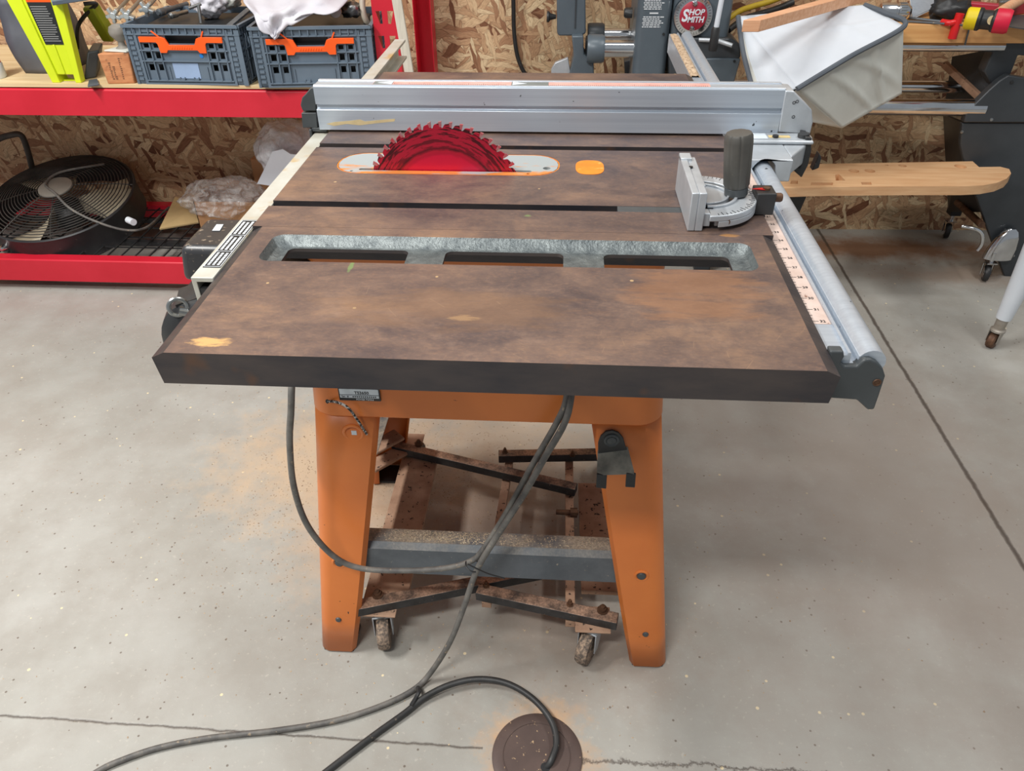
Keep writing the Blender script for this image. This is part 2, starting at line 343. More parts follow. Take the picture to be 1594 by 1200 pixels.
M['red'] = mat('red_rack_paint', (206, 34, 54), (196, 26, 46), 5, 0.38, speck=((236, 110, 120), 26, 0.74, 0.03))
M['ply'] = mat('plywood_edge', (222, 200, 158), (204, 176, 130), 4, 0.6, stretch=(1, 8, 60))
M['pine'] = mat('pine_wood', (222, 172, 112), (206, 150, 92), 3, 0.5, stretch=(1.2, 14, 26))
M['board'] = mat('oiled_wood', (224, 182, 138), (208, 160, 116), 4, 0.5, stretch=(1.5, 12, 14))
M['lumber'] = mat('planed_lumber', (234, 184, 146), (220, 160, 120), 3, 0.6, stretch=(1.5, 40, 30))
M['card'] = mat('cardboard', (196, 150, 106), (182, 134, 92), 5, 0.75)
M['cratebox'] = mat('worn_printed_wood_box', (204, 142, 96), (176, 112, 72), 8, 0.7, stretch=(2, 2, 8), speck=((110, 70, 46), 30, 0.6, 0.1))
M['crate'] = mat('slate_grey_plastic', (104, 118, 132), (92, 106, 120), 6, 0.42)
M['handle'] = mat('orange_plastic', (250, 98, 24), (240, 86, 18), 6, 0.4)
M['lime'] = mat('lime_green_plastic', (214, 230, 40), (204, 220, 30), 4, 0.38)
M['cloth'] = mat('white_cotton', (208, 206, 212), (192, 190, 198), 6, 0.9, bump=0.2, bscale=60)
M['bagwhite'] = mat('white_filter_cloth', (214, 219, 226), (204, 210, 218), 4, 0.85, bump=0.05)
M['baggrey'] = mat('grey_bag_fabric', (214, 214, 206), (196, 196, 188), 4, 0.85, bump=0.1, bscale=200)
M['piping'] = mat('dark_grey_piping', (92, 98, 106), None, 10, 0.8)
M['smith'] = mat('machine_grey_enamel', (92, 102, 110), (82, 92, 100), 6, 0.36, 0.1, bump=0.04)
M['smithdk'] = mat('dark_grey_enamel', (66, 70, 74), (54, 58, 62), 6, 0.4, 0.1, bump=0.05)
M['white'] = mat('white_paint', (226, 232, 238), (214, 220, 228), 5, 0.35)
M['ink'] = mat('white_print', (226, 230, 234), None, 10, 0.6)
M['inkblk'] = mat('black_print', (34, 34, 36), None, 10, 0.6)
M['dialred'] = mat('dial_red', (172, 40, 62), (160, 34, 54), 8, 0.4)
M['bladered'] = None
M['tape'] = mat('pinkish_measuring_tape', (206, 186, 176), (190, 166, 154), 26, 0.5, speck=((120, 84, 68), 60, 0.68, 0.06))
M['tapepink'] = mat('pink_scale_strip', (226, 170, 160), (206, 150, 140), 30, 0.5)
M['labelblk'] = mat('black_label', (36, 38, 40), None, 10, 0.45)
M['paper'] = mat('pale_label', (206, 214, 220), (196, 204, 210), 10, 0.5)
M['bagdark'] = mat('dark_grey_nylon', (96, 98, 106), (78, 80, 88), 5, 0.55)
M['yellow'] = mat('yellow_rubber', (232, 206, 20), (222, 194, 14), 8, 0.45)
M['redplastic'] = mat('red_plastic', (214, 30, 34), (200, 24, 30), 8, 0.35)
M['pink'] = mat('crimson_rubber', (214, 24, 62), (200, 18, 52), 8, 0.45)
M['fanblade'] = mat('dusty_beige_blade', (196, 184, 160), (176, 162, 138), 8, 0.6)
M['fanwire'] = mat('dusty_grille_wire', (78, 74, 70), (52, 50, 48), 12, 0.5, 0.4)
M['saw'] = mat('sawdust', (204, 180, 152), (160, 134, 108), 120, 0.9, bump=0.6, bscale=300, speck=((92, 66, 48), 140, 0.6, 0.1))
M['paledust'] = mat('pale_sawdust', (214, 198, 170), (180, 160, 132), 30, 0.9); M['chip'] = mat('wood_chips', (204, 182, 152), (126, 102, 82), 20, 0.9)
M['rustlid'] = mat('brown_iron_lid', (96, 80, 74), (82, 68, 64), 10, 0.55, 0.3, speck=((186, 158, 124), 110, 0.66, 0.05))
M['yolk'] = mat('yellow_cord', (206, 178, 50), (180, 150, 36), 10, 0.5)
def plastic_film(name, c, a0, a1):
    t = NT(name); n = t.noise(t.co(), 26, 5, 0.65, 1.2); t.bump(t.noise(t.co(), 16, 3, 0.5, 2.0), 0.6, 0.012)
    return t.fin(srgb(*c), 0.18, 0, 0.7, t.ramp(n, [(0.38, a0), (0.62, a1)]))
M['film'] = plastic_film('clear_plastic_film', (250, 249, 247), 0.1, 0.5); M['film2'] = plastic_film('white_plastic_bag', (240, 242, 246), 0.7, 0.97)
def blade_mat():
    t = NT('red_coated_saw_blade'); x, y, z = t.sep(t.co())
    r = t.math('SQRT', t.math('ADD', t.math('MULTIPLY', x, x), t.math('MULTIPLY', z, z)))
    wv = t.math('ADD', r, t.math('MULTIPLY', t.math('SUBTRACT', t.noise(t.co(), 60, 4), 0.5), 0.006))
    rings = t.ramp(wv, [(0.0, srgb(216, 26, 66)), (0.078, srgb(206, 22, 60)), (0.0785, srgb(40, 10, 16)), (0.0808, srgb(44, 12, 20)), (0.081, srgb(186, 24, 52)), (0.0855, srgb(178, 24, 50)), (0.086, srgb(70, 16, 26)), (0.0875, srgb(70, 16, 26)), (0.0885, srgb(176, 26, 52))])
    cmb = t.n('ShaderNodeCombineXYZ'); t.put(cmb.inputs[0], t.math('MULTIPLY', t.math('ARCTAN2', z, x), 3.2)); t.put(cmb.inputs[1], t.math('MULTIPLY', r, 190.0)); scuff = t.noise(cmb.outputs[0], 1.0, 5, 0.62); lim = t.ramp(r, [(0.08, 0.0), (0.088, 0.6), (0.112, 1)])
    col = t.mix(t.math('MULTIPLY', t.ramp(scuff, [(0.5, 0), (0.55, 0.9)]), lim), rings, srgb(30, 14, 18))
    return t.fin(col, 0.38, 0.25)
M['bladered'] = blade_mat()

# ------------------------------------------------------------------ setting
fl = build(MB().box(-4, 4.5, -3, 2.6, -0.1, 0), 'floor', M['floor'], loc=(0, 0, 0)); fl['kind'] = 'structure'
WS = 0.026  # wall runs very slightly askew to the saw
def wy(x): return 2.372+WS*(x-1.4)
wl = MB(); wl.hexa([(-4, wy(-4), 0), (4.5, wy(4.5), 0), (4.5, wy(4.5)+.1, 0), (-4, wy(-4)+.1, 0), (-4, wy(-4), 3.2), (4.5, wy(4.5), 3.2), (4.5, wy(4.5)+.1, 3.2), (-4, wy(-4)+.1, 3.2)])
wl = build(wl, 'wall_back', M['osb'], loc=(0, 0, 0)); wl['kind'] = 'structure'
T = 0.914
# ------------------------------------------------------------------ table saw
saw = thing('table_saw', 'orange cast-iron table saw with raised red blade, in the middle of the floor', 'table saw', (0.3, 0.559, 0))
def facemat(o, rule, mats):
    setm(o, mats[0])
    for m_ in mats[1:]: o.data.materials.append(m_)
    rm = root_matrix(o)
    for p in o.data.polygons: p.material_index = rule(rm @ p.center, p.normal)
def rrect(x0, x1, y0, y1, r, z, n=5):
    out = []
    for cx, cy, a in ((x1-r, y1-r, 0), (x0+r, y1-r, 90), (x0+r, y0+r, 180), (x1-r, y0+r, 270)):
        for k in range(n+1):
            t = math.radians(a+90*k/n); out.append((cx+r*math.cos(t), cy+r*math.sin(t), z))
    return out
# main table, slots run across
zb = T-0.04
def slotprof(c): return [(c-0.0095, T), (c-0.0095, T-0.010), (c+0.0095, T-0.010), (c+0.0095, T)]
prof = [(0.3055, zb), (0.3055, T)] + slotprof(0.383) + slotprof(0.631) + [(0.8125, T), (0.8125, zb)]
mt = build(MB().prism([(0.0, y, z) for y, z in prof], (0.686, 0, 0)), 'main_table', M['top'], saw, angle=0.4)
ins = [(0.056, 0.406, 0.505, 0.596)]
cut(mt, [MB().loft([rrect(0.055, 0.408, 0.504, 0.597, 0.042, T-0.06), rrect(0.055, 0.408, 0.504, 0.597, 0.042, T+0.02)])])
facemat(mt, lambda c, n: 0 if c.z > T-0.001 else 1, [M['top'], M['iron']])
def wing(y0, near=True):
    y1 = y0+0.305
    p = [(0.004, T-0.0385), (0, T-0.0065), (0.014, T), (0.672, T), (0.686, T-0.0065), (0.682, T-0.0385)]
    o = build(MB().prism([(x, y0, z) for x, z in p], (0, 0.305, 0)), 'extension_wing', M['top'], saw, angle=0.4)
    ya, yb = (0.208, 0.284) if near else (2*0.559-0.284, 2*0.559-0.208)
    tr = MB().loft([rrect(0.052, 0.638, ya+0.002, yb-0.013, 0.012, T-0.012), rrect(0.045, 0.645, ya+0.001, yb-0.009, 0.014, T-0.009), rrect(0.036, 0.652, ya-0.004, yb, 0.016, T+0.004)])
    wins = [MB().loft([rrect(a, b, ya+0.004, yb-0.0185, 0.009, T-0.08), rrect(a, b, ya+0.004, yb-0.0185, 0.009, T+0.01)]) for a, b in ((0.061, 0.218), (0.266, 0.4165), (0.467, 0.623))]
    pk = MB().box(0.02, 0.666, y0+0.016, y1-0.016, T-0.06, T-0.0165)
    cut(o, [pk, tr]+wins)
    def rule(c, n):
        if c.z > T-0.0005: return 0
        if 0.03 < c.x < 0.66 and y0+0.02 < c.y < y1-0.01 and c.z > T-0.0125 and n.z > 0.05: return 2
        return 1
    facemat(o, rule, [M['top'], M['iron'], M['castrough']])
wing(0.0); wing(0.813, False)
# throat plate with its slot, and the orange well rim
tp = build(MB().loft([rrect(0.0575, 0.4055, 0.507, 0.5945, 0.040, T-0.005), rrect(0.0575, 0.4055, 0.507, 0.5945, 0.040, T-0.0002)]), 'throat_plate', None, saw)
def worn_plate():
    t = NT('worn_orange_throat_plate'); n = t.noise(t.co((2, 6, 1), loc=(3, 1, 0)), 7, 5, 0.6); x, y, z = t.sep(t.co(loc=(0.3, 0.559, 0)))
    m = t.ramp(t.math('ADD', n, t.math('MULTIPLY', t.math('SUBTRACT', 0.53, y), 4.0)), [(0.52, 0), (0.6, 1)])
    return t.fin(t.mix(m, srgb(176, 182, 182), srgb(224, 144, 74)), 0.42, 0.3)
setm(tp, worn_plate())
cut(tp, [MB().loft([rrect(0.095, 0.365, 0.5185, 0.5265, 0.0035, T-0.05), rrect(0.095, 0.365, 0.5185, 0.5265, 0.0035, T+0.05)]),
         MB().cyl((0.388, 0.537, T-0.02), (0.388, 0.537, T+0.02), 0.006), MB().cyl((0.36, 0.5125, T-0.02), (0.36, 0.5125, T+0.02), 0.0025), MB().cyl((0.085, 0.514, T-0.02), (0.085, 0.514, T+0.02), 0.0025)])
rim = MB(); a = rrect(0.0552, 0.4078, 0.5042, 0.5968, 0.0418, T-0.0004, 8); b = rrect(0.0568, 0.4062, 0.5062, 0.5952, 0.040, T-0.0004, 8)
for z0 in (0,):
    A, B = rim.verts(a), rim.verts(b); A2, B2 = rim.verts([(p[0], p[1], T-0.012) for p in a]), rim.verts([(p[0], p[1], T-0.012) for p in b])
    n_ = len(A)
    for i in range(n_):
        j = (i+1) % n_
        rim.face([A[i], A[j], B[j], B[i]]); rim.face([A2[i], A2[j], A[j], A[i]]); rim.face([B[i], B[j], B2[j], B2[i]]); rim.face([A2[i], B2[i], B2[j], A2[j]])
build(rim, 'throat_rim', M['orange2'], saw)
build(MB().loft([rrect(0.10, 0.40, 0.50, 0.60, 0.02, T-0.036), rrect(0.10, 0.40, 0.50, 0.60, 0.02, T-0.034)]), 'blade_well', M['dusty'], saw)
bd = build(MB().loft([[(0.4548+0.022*math.copysign(abs(math.cos(t))**0.7, math.cos(t)), 0.5425+0.0305*math.copysign(abs(math.sin(t))**0.7, math.sin(t)), z) for t in [k*2*math.pi/40 for k in range(40)]] for z in (T-0.001, T+0.0006)]), 'round_badge', M['orange2'], saw)
# blade
BC = Vector((0.2285, 0.5225, 0.8625)); RB = 0.1265; NTK = 48
pts = []
for k in range(NTK):
    a0 = 2*math.pi*k/NTK; st = 2*math.pi/NTK
    for da, rr in ((0.0, RB-0.009), (0.06, RB-0.0105), (0.17, RB-0.0095), (0.28, RB-0.0058), (0.38, RB-0.0046), (0.90, RB-0.0026), (0.985, RB-0.004)):
        t = -(a0+da*st); pts.append((rr*math.cos(t), rr*math.sin(t)))
bl = MB(); n_ = len(pts)
for yy in (-0.0011, 0.0011):
    ring = bl.verts([(x, yy, z) for x, z in pts]); inn = bl.verts([(x*0.2, yy, z*0.2) for x, z in pts])
    for i in range(n_): bl.face([ring[i], ring[(i+1) % n_], inn[(i+1) % n_], inn[i]])
    bl.face(inn)
    if yy < 0: R0 = ring
    else:
        for i in range(n_): bl.face([R0[i], R0[(i+1) % n_], ring[(i+1) % n_], ring[i]])
blade = build(bl, 'saw_blade', M['bladered'], saw, world=False, smooth=False); blade.location = BC-Vector(saw.location)
ct = MB()
for k in range(NTK):
    t = -(2*math.pi*(k+0.93)/NTK); c, s_ = math.cos(t), math.sin(t); Rv = Vector((c, 0, s_)); Tv = Vector((-s_, 0, c))
    p = Rv*(RB-0.0048)
    ct.prism([p+Tv*0.0012-Rv*0.0035+Vector((0, -0.0017, 0)), p-Tv*0.0016-Rv*0.0035+Vector((0, -0.0017, 0)), p-Tv*0.0022+Rv*0.0048+Vector((0, -0.0017, 0)), p+Tv*0.003+Rv*0.0036+Vector((0, -0.0017, 0))], (0, 0.0034, 0))
o = build(ct, 'carbide_teeth', mat('red_dusted_carbide', (214, 70, 84), (176, 150, 150), 90, 0.35, 0.5), blade, world=False, smooth=False); o['label'] = 'bright carbide tips around the rim'
# rails
def arc(cx, cz, r, a0, a1, n=10): return [(cx+r*math.cos(math.radians(a0+(a1-a0)*k/n)), cz+r*math.sin(math.radians(a0+(a1-a0)*k/n))) for k in range(n+1)]
zr = T-0.012
fp = [(0.6865, zr-0.045), (0.6865, zr), (0.7075, zr), (0.7075, zr+0.003), (0.7105, zr+0.003), (0.7115, zr-0.009), (0.7185, zr-0.009), (0.7195, zr-0.001)] + arc(0.733, zr-0.008, 0.0145, 150, -60, 12) + [(0.739, zr-0.045)]
fr = build(MB().prism([(x, 0.047, z) for x, z in fp], (0, 1.535, 0)), 'front_rail', M['alu'], saw, angle=0.5)
tape = build(MB().box(0.6872, 0.7072, 0.107, 0.66, zr, zr+0.0006), 'measuring_tape', M['tape'], saw)
tk = MB(); yy = 0.112; k = 0
while yy < 0.56:
    L = 0.007 if k % 4 == 0 else (0.0035 if k % 2 == 0 else 0.0018)
    tk.box(0.6882, 0.6882+L, yy-0.0003, yy+0.0003, zr+0.0006, zr+0.0009)
    if k % 4 == 0 and yy < 0.5:
        tk.text(str(32-k//4), (0.6995, yy, zr+0.0007), (1, 0, 0), (0, 1, 0), 0.0065, depth=0.0003)
    yy += 0.00635; k += 1
build(tk, 'tape_graduations', M['inkblk'], tape, smooth=False)
# end cap of the front rail, outline from its real face plane
ec = [(1292, 547), (1314, 547.5), (1314.5, 556), (1309, 565), (1314, 571), (1334, 571), (1340, 565), (1346, 560), (1356, 560), (1366, 565), (1375, 575), (1378.5, 586), (1372, 606), (1368, 618), (1361, 638), (1351, 638.5), (1334, 623), (1290, 620)]
cp = [PY(px, py, 0.040) for px, py in ec]
cap = build(MB().prism(cp, (0, 0.012, 0)), 'rail_end_cap', M['dkgrey'], saw, bevel=0.002, seg=3)
q = PY(1365, 595, 0.040)
build(MB().torus((q.x, 0.0395, q.z), (0, 1, 0), 0.0036, 0.0009, 20, 6).cyl((q.x, 0.0396, q.z), (q.x, 0.043, q.z), 0.003), 'cap_screw', M['rust'], cap)
rp = [(-0.028, T-0.05), (-0.028, T-0.004), (-0.0005, T-0.004), (-0.0005, T-0.010), (-0.022, T-0.010), (-0.022, T-0.044), (-0.0005, T-0.044), (-0.0005, T-0.05)]
rr_ = build(MB().prism([(x, 0.166, z) for x, z in rp], (0, 1.30, 0)), 'rear_rail', M['railtop'], saw, bevel=0.0008)
wl_ = build(MB().box(-0.0235, -0.0015, 0.192, 0.332, T-0.004, T-0.0034), 'warning_label', M['labelblk'], saw)
tx = MB()
for xx in (-0.0228, -0.0022): tx.box(xx-0.0004, xx+0.0004, 0.194, 0.330, T-0.0034, T-0.0031)
for a_ in (0.194, 0.236, 0.283, 0.330): tx.box(-0.0228, -0.0022, a_-0.0004, a_+0.0004, T-0.0034, T-0.0031)
for row in (-0.0185, -0.0125, -0.0065):
    for s0, s1 in ((0.198, 0.232), (0.240, 0.279), (0.287, 0.326)):
        y = s0
        while y < s1-0.002:
            L = random.uniform(0.002, 0.006); tx.box(row-0.0016, row+0.0016, y, min(y+L, s1), T-0.0034, T-0.0031); y += L+0.0013
build(tx, 'label_print', M['ink'], wl_, smooth=False)
build(MB().box(-0.0005, 0.002, 0.17, 0.30, T-0.05, T-0.012).box(-0.024, -0.002, 0.168, 0.19, T-0.048, T-0.02), 'rail_bracket', M['blk'], saw)
# cabinet below the table
build(MB().loft([rrect(0.06, 0.555, 0.335, 0.785, 0.02, 0.655), rrect(0.05, 0.56, 0.33, 0.79, 0.02, T-0.0405)]), 'saw_cabinet', M['orange'], saw)
# stand
def apr(z, g): return rrect(0.0175-g, 0.5825+g, 0.3195-g, 0.7985+g, 0.045, z, 8)
build(MB().loft([apr(0.582, 0.001), apr(0.584, 0.0025), apr(0.62, 0.0), apr(0.664, -0.006)]), 'stand_skirt', M['orange'], saw)
def leg(mx, my):
    n = 7; rings = []
    def sec(t):
        z = 0.004+(0.582-0.004)*t
        x0 = -0.0465+(0.0175+0.0465)*t; y0 = 0.2795+(0.3215-0.2795)*t; w = 0.070+(0.112-0.070)*t**0.9; d = 0.075+(0.12-0.075)*t; r = 0.020+0.018*t
        o = [(w-0.003, 0.020), (w, 0.011), (w-0.007, 0.0)]
        o += [(r-r*math.sin(math.radians(k*15)), r-r*math.cos(math.radians(k*15))) for k in range(7)]
        o += [(0.0, d-0.012), (0.007, d), (0.02, d-0.003)]
        out = []
        for a, b in o:
            x, y = x0+a, y0+b
            if mx: x = 0.6-x
            if my: y = 1.118-y
            out.append((x, y, z))
        return out
    m = MB(); m.loft([sec(k/n) for k in range(n+1)], cap=False, closed=False)
    lg = build(m, 'leg', M['orange'], saw, solid=0.0022, angle=0.55)
    return lg, sec
for mx in (0, 1):
    for my in (0, 1):
        lg, sec = leg(mx, my)
        fx = (lambda x: 0.6-x) if mx else (lambda x: x)
        fy = (lambda y: 1.118-y) if my else (lambda y: y)
        def fpt(u, z):  # a point on the leg's front face: u from outer edge
            t = z/0.582; return Vector((fx(-0.0465+0.064*t+u), fy(0.2795+0.042*t), z))
        sg = -1 if my else 1
        for u, z, r in ((0.042, 0.252, 0.0085), (0.038, 0.098, 0.006)):
            p = fpt(u, z); b = MB().lathe([(r, 0.0), (r, 0.002), (r*0.8, 0.004), (0.0003, 0.0045)], p, (0, -sg, 0.07), 20)
            build(b, 'bolt', M['dkgrey'], lg)
            if r > 0.008: build(MB().torus(p+Vector((0, -sg*0.0005, 0)), (0, 1, 0), r*1.35, 0.0026, 28, 8), 'bolt_dimple', M['orange'], lg)
        # foot pad
        build(MB().box(*sorted((fx(-0.040), fx(0.02))), *sorted((fy(0.283), fy(0.345))), 0.0, 0.006), 'foot_pad', M['blk'], lg)
        if not mx and not my:
            p = fpt(0.071, 0.548)
            build(MB().torus(p+Vector((0, -0.0003, 0)), (0, 1, 0.07), 0.0155, 0.003, 32, 8), 'empty_dimple', M['orange'], lg)
            build(MB().box(p.x-0.003, p.x+0.0055, p.y-0.0018, p.y-0.0005, p.z-0.004, p.z+0.0045), 'square_hole', M['paper'], lg)
# braces
def brace(a, b, hgt=0.075, dep=0.022):
    a, b = Vector(a), Vector(b); d = (b-a).normalized(); back = Vector((0, 0, 1)).cross(d)
    prof = [(0, 0), (0.002, 0), (0.002, hgt-0.012), (0.012, hgt-0.002), (dep+0.02, hgt-0.002), (dep+0.02, hgt), (0.010, hgt), (0.0, hgt-0.010)]
    build(MB().prism([a+back*u+Vector((0, 0, w)) for u, w in prof], b-a), 'brace', M['brace'], saw)
brace((0.045, 0.318, 0.205), (0.555, 0.318, 0.205)); brace((0.555, 0.800, 0.205), (0.045, 0.800, 0.205))
brace((-0.002, 0.775, 0.205), (-0.002, 0.345, 0.205)); brace((0.602, 0.345, 0.205), (0.602, 0.775, 0.205))
# rating plate on the skirt
q0, q1 = PY(527, 609, 0.3185), PY(593, 622, 0.3185); NP = 0.3165
zt = 0.640
pl = build(MB().box(q0.x, q1.x, NP, 0.3195, q1.z-0.002, zt), 'rating_plate', M['labelblk'], saw)
build(MB().box(q0.x+0.002, q1.x-0.002, NP-0.0004, NP, q1.z+0.0035, zt-0.002), 'plate_panel', M['paper'], pl)
xm = (q0.x+q1.x)/2; h_ = zt-q1.z
tt = MB(); tt.text('TS3650', (xm+0.004, NP-0.0006, q1.z+0.0135), (1, 0, 0), (0, 0, 1), 0.0075, depth=0.0002, weight=0.01)
tt.box(q0.x+0.002, q1.x-0.002, NP-0.0008, NP-0.0004, q1.z+0.0092, q1.z+0.0098)
tt.text('Ser. #', (q0.x+0.004, NP-0.0006, q1.z+0.0062), (1, 0, 0), (0, 0, 1), 0.0048, 'LEFT', 0.0002)
x = q0.x+0.022
while x < q1.x-0.008: tt.box(x, x+0.0018, NP-0.0008, NP-0.0004, q1.z+0.005, q1.z+0.0072); x += 0.0032
build(tt, 'plate_print', M['inkblk'], pl, smooth=False)
build(MB().text('POWER TOOLS', (xm+0.008, NP-0.0003, q1.z+0.0005), (1, 0, 0), (0, 0, 1), 0.004, depth=0.0003, weight=0.005), 'plate_footer_print', M['ink'], pl, smooth=False)
# braided wire end poking from the skirt
wq = [PY(511, 625, 0.3205), PY(520, 625, 0.314), PY(533, 629, 0.309), PY(545, 638, 0.306), PY(556, 653, 0.308), PY(571, 676, 0.314)]
build(MB().tube(wq, 0.0021, 8), 'braided_wire', mat('black_white_braid', (190, 184, 176), (40, 38, 38), 260, 0.7, lo=0.48, hi=0.52), saw)
build(MB().lathe([(0.0045, 0), (0.0045, 0.0015), (0.003, 0.0018)], PY(511, 625, 0.3205)+Vector((0, 0.001, 0)), (0, -1, 0), 16), 'grommet', M['blk'], saw)
# hook bracket on the right leg
yk = 0.311
def K(px, py, d=0): return PY(px, py, yk-d)
hb = MB(); top = [K(*p) for p in ((931, 701), (931, 690), (935, 679), (943, 672), (953, 670), (963, 674), (970, 682), (974, 696), (976, 700))]
hb.prism(top+[K(976, 706), K(931, 708)], (0, 0.004, 0))
hk = build(hb, 'hanging_hook', M['blk'], saw, bevel=0.0008)
fo = MB(); A = [K(930, 706), K(977, 700), K(987, 738, 0.03), K(929, 740, 0.03)]
fo.prism(A, (0, 0.004, 0.003)); 
h2 = build(fo, 'hook_plate', mat('worn_grey_strap', (150, 146, 134), (118, 116, 108), 60, 0.5, 0.2), hk)
pr = MB()
for pa, pb in (((929, 738), (945, 740)), ((975, 737), (990, 738))):
    a_, b_ = K(*pa, 0.03), K(*pb, 0.03); build(MB().hexa([a_, b_, b_+Vector((0, 0.004, 0)), a_+Vector((0, 0.004, 0)), a_+Vector((0, -0.006, -0.024)), b_+Vector((0, -0.006, -0.024)), b_+Vector((0, -0.002, -0.025)), a_+Vector((0, -0.002, -0.025))]), 'hook_prong', M['blk'], hk, bevel=0.001)
p = K(952, 685); build(MB().torus(p, (0, 1, 0), 0.010, 0.003, 28, 8).lathe([(0.008, 0), (0.0075, 0.003), (0.0003, 0.0045)], p, (0, -1, 0), 20), 'hook_bolt', M['dkgrey'], hk)
# motor hanging behind the rear rail
mo = build(MB().lathe([(0.001, 0), (0.052, 0.0), (0.068, 0.012), (0.072, 0.03), (0.072, 0.24), (0.068, 0.26), (0.045, 0.268), (0.001, 0.268)], (-0.092, 0.265, 0.742), (0, 1, 0), 32), 'motor', M['blk'], saw)
cb = MB(); cb.hexa([(-0.215, 0.47, 0.735), (-0.03, 0.47, 0.735), (-0.03, 0.60, 0.735), (-0.215, 0.60, 0.735), (-0.208, 0.476, 0.797), (-0.03, 0.476, 0.797), (-0.03, 0.594, 0.797), (-0.208, 0.594, 0.797)])
cbx = build(cb, 'motor_cover_box', mat('dusty_black_cover', (54, 54, 56), (46, 46, 48), 14, 0.35, speck=((140, 126, 110), 110, 0.6, 0.1)), mo, bevel=0.012, seg=4)
s0 = PZ(339, 352, 0.7975); build(MB().hexa([tuple(PZ(*p, zz)) for zz in (0.797, 0.798) for p in ((330, 359), (342, 359), (348, 349), (337, 349))]), 'cover_sticker', M['paper'], mo)
rg = PY(277, 478, 0.27); build(MB().torus(rg, (0.5, -1, 0.2), 0.012, 0.0032, 28, 8).cyl(rg+Vector((0.0, 0, -0.006)), rg+Vector((0.05, 0.02, -0.03)), 0.007), 'motor_ring', M['steel'], mo)
build(MB().bar((-0.13, 0.30, 0.80), (0.06, 0.36, 0.845), 0.05, 0.012), 'motor_bracket', M['blk'], saw); build(MB().bar((-0.13, 0.52, 0.72), (0.06, 0.52, 0.75), 0.05, 0.012), 'motor_bracket', M['blk'], saw)
# lifting mobile base
ZB = 0.122
def fb(pa, pb, w, h, z=ZB, name='lift_bar', m='dustbar'):
    a_, b_ = PZ(*pa, z), PZ(*pb, z); a_.z = b_.z = z-h/2
    return build(MB().bar(a_, b_, w, h), name, M[m], saw, bevel=0.0015)
def boltat(p, r=0.007):
    return build(MB().lathe([(r*1.5, 0), (r*1.5, 0.002), (r, 0.002), (r, 0.009), (r*0.6, 0.009), (r*0.6, 0.014), (0.0003, 0.0145)], p, (0, 0, 1), 12), 'base_bolt', M['rust'], saw)
b1 = fb((612, 690), (897, 757), 0.024, 0.022); b2 = fb((540, 944), (842, 884), 0.026, 0.022)
b3 = fb((776, 705), (940, 702), 0.024, 0.022); b4 = fb((743, 915), (962, 962), 0.026, 0.022)
for p in ((652, 692), (838, 0), ): 
    if p[1]: boltat(PZ(*p, ZB))
for p in ((588, 926), (891, 709), (938, 950), (757, 912), (887, 941), (786, 704)): boltat(PZ(*p, ZB), 0.0075 if p[0] in (588, 938) else 0.0045)
ZL = 0.094
for pa, pb in (((886, 706), (888, 968)), ((793, 715), (757, 938))):
    a_, b_ = PZ(*pa, ZL), PZ(*pb, ZL); a_.z = b_.z = ZL-0.008; build(MB().bar(a_, b_, 0.019, 0.016), 'lift_link', M['dusty'], saw, bevel=0.001)
a_, b_ = PZ(655, 706, ZL), PZ(598, 938, ZL); a_.z = b_.z = ZL-0.006
build(MB().bar(a_, b_, 0.088, 0.012), 'lift_plate', M['dusty'], saw, bevel=0.001)
a_, b_ = PZ(925, 752, ZL), PZ(934, 920, ZL); a_.z = b_.z = ZL-0.006
build(MB().bar(a_, b_, 0.075, 0.012), 'lift_plate', M['dusty'], saw, bevel=0.001)
c_ = PZ(886, 800, ZL); build(MB().cyl(c_+Vector((-0.03, 0, 0.005)), c_+Vector((0.02, 0, 0.005)), 0.006, n=12).cyl(c_+Vector((0.002, 0, 0.005)), c_+Vector((0.018, 0, 0.005)), 0.011, n=8), 'adjuster_bolt', M['rust'], saw)
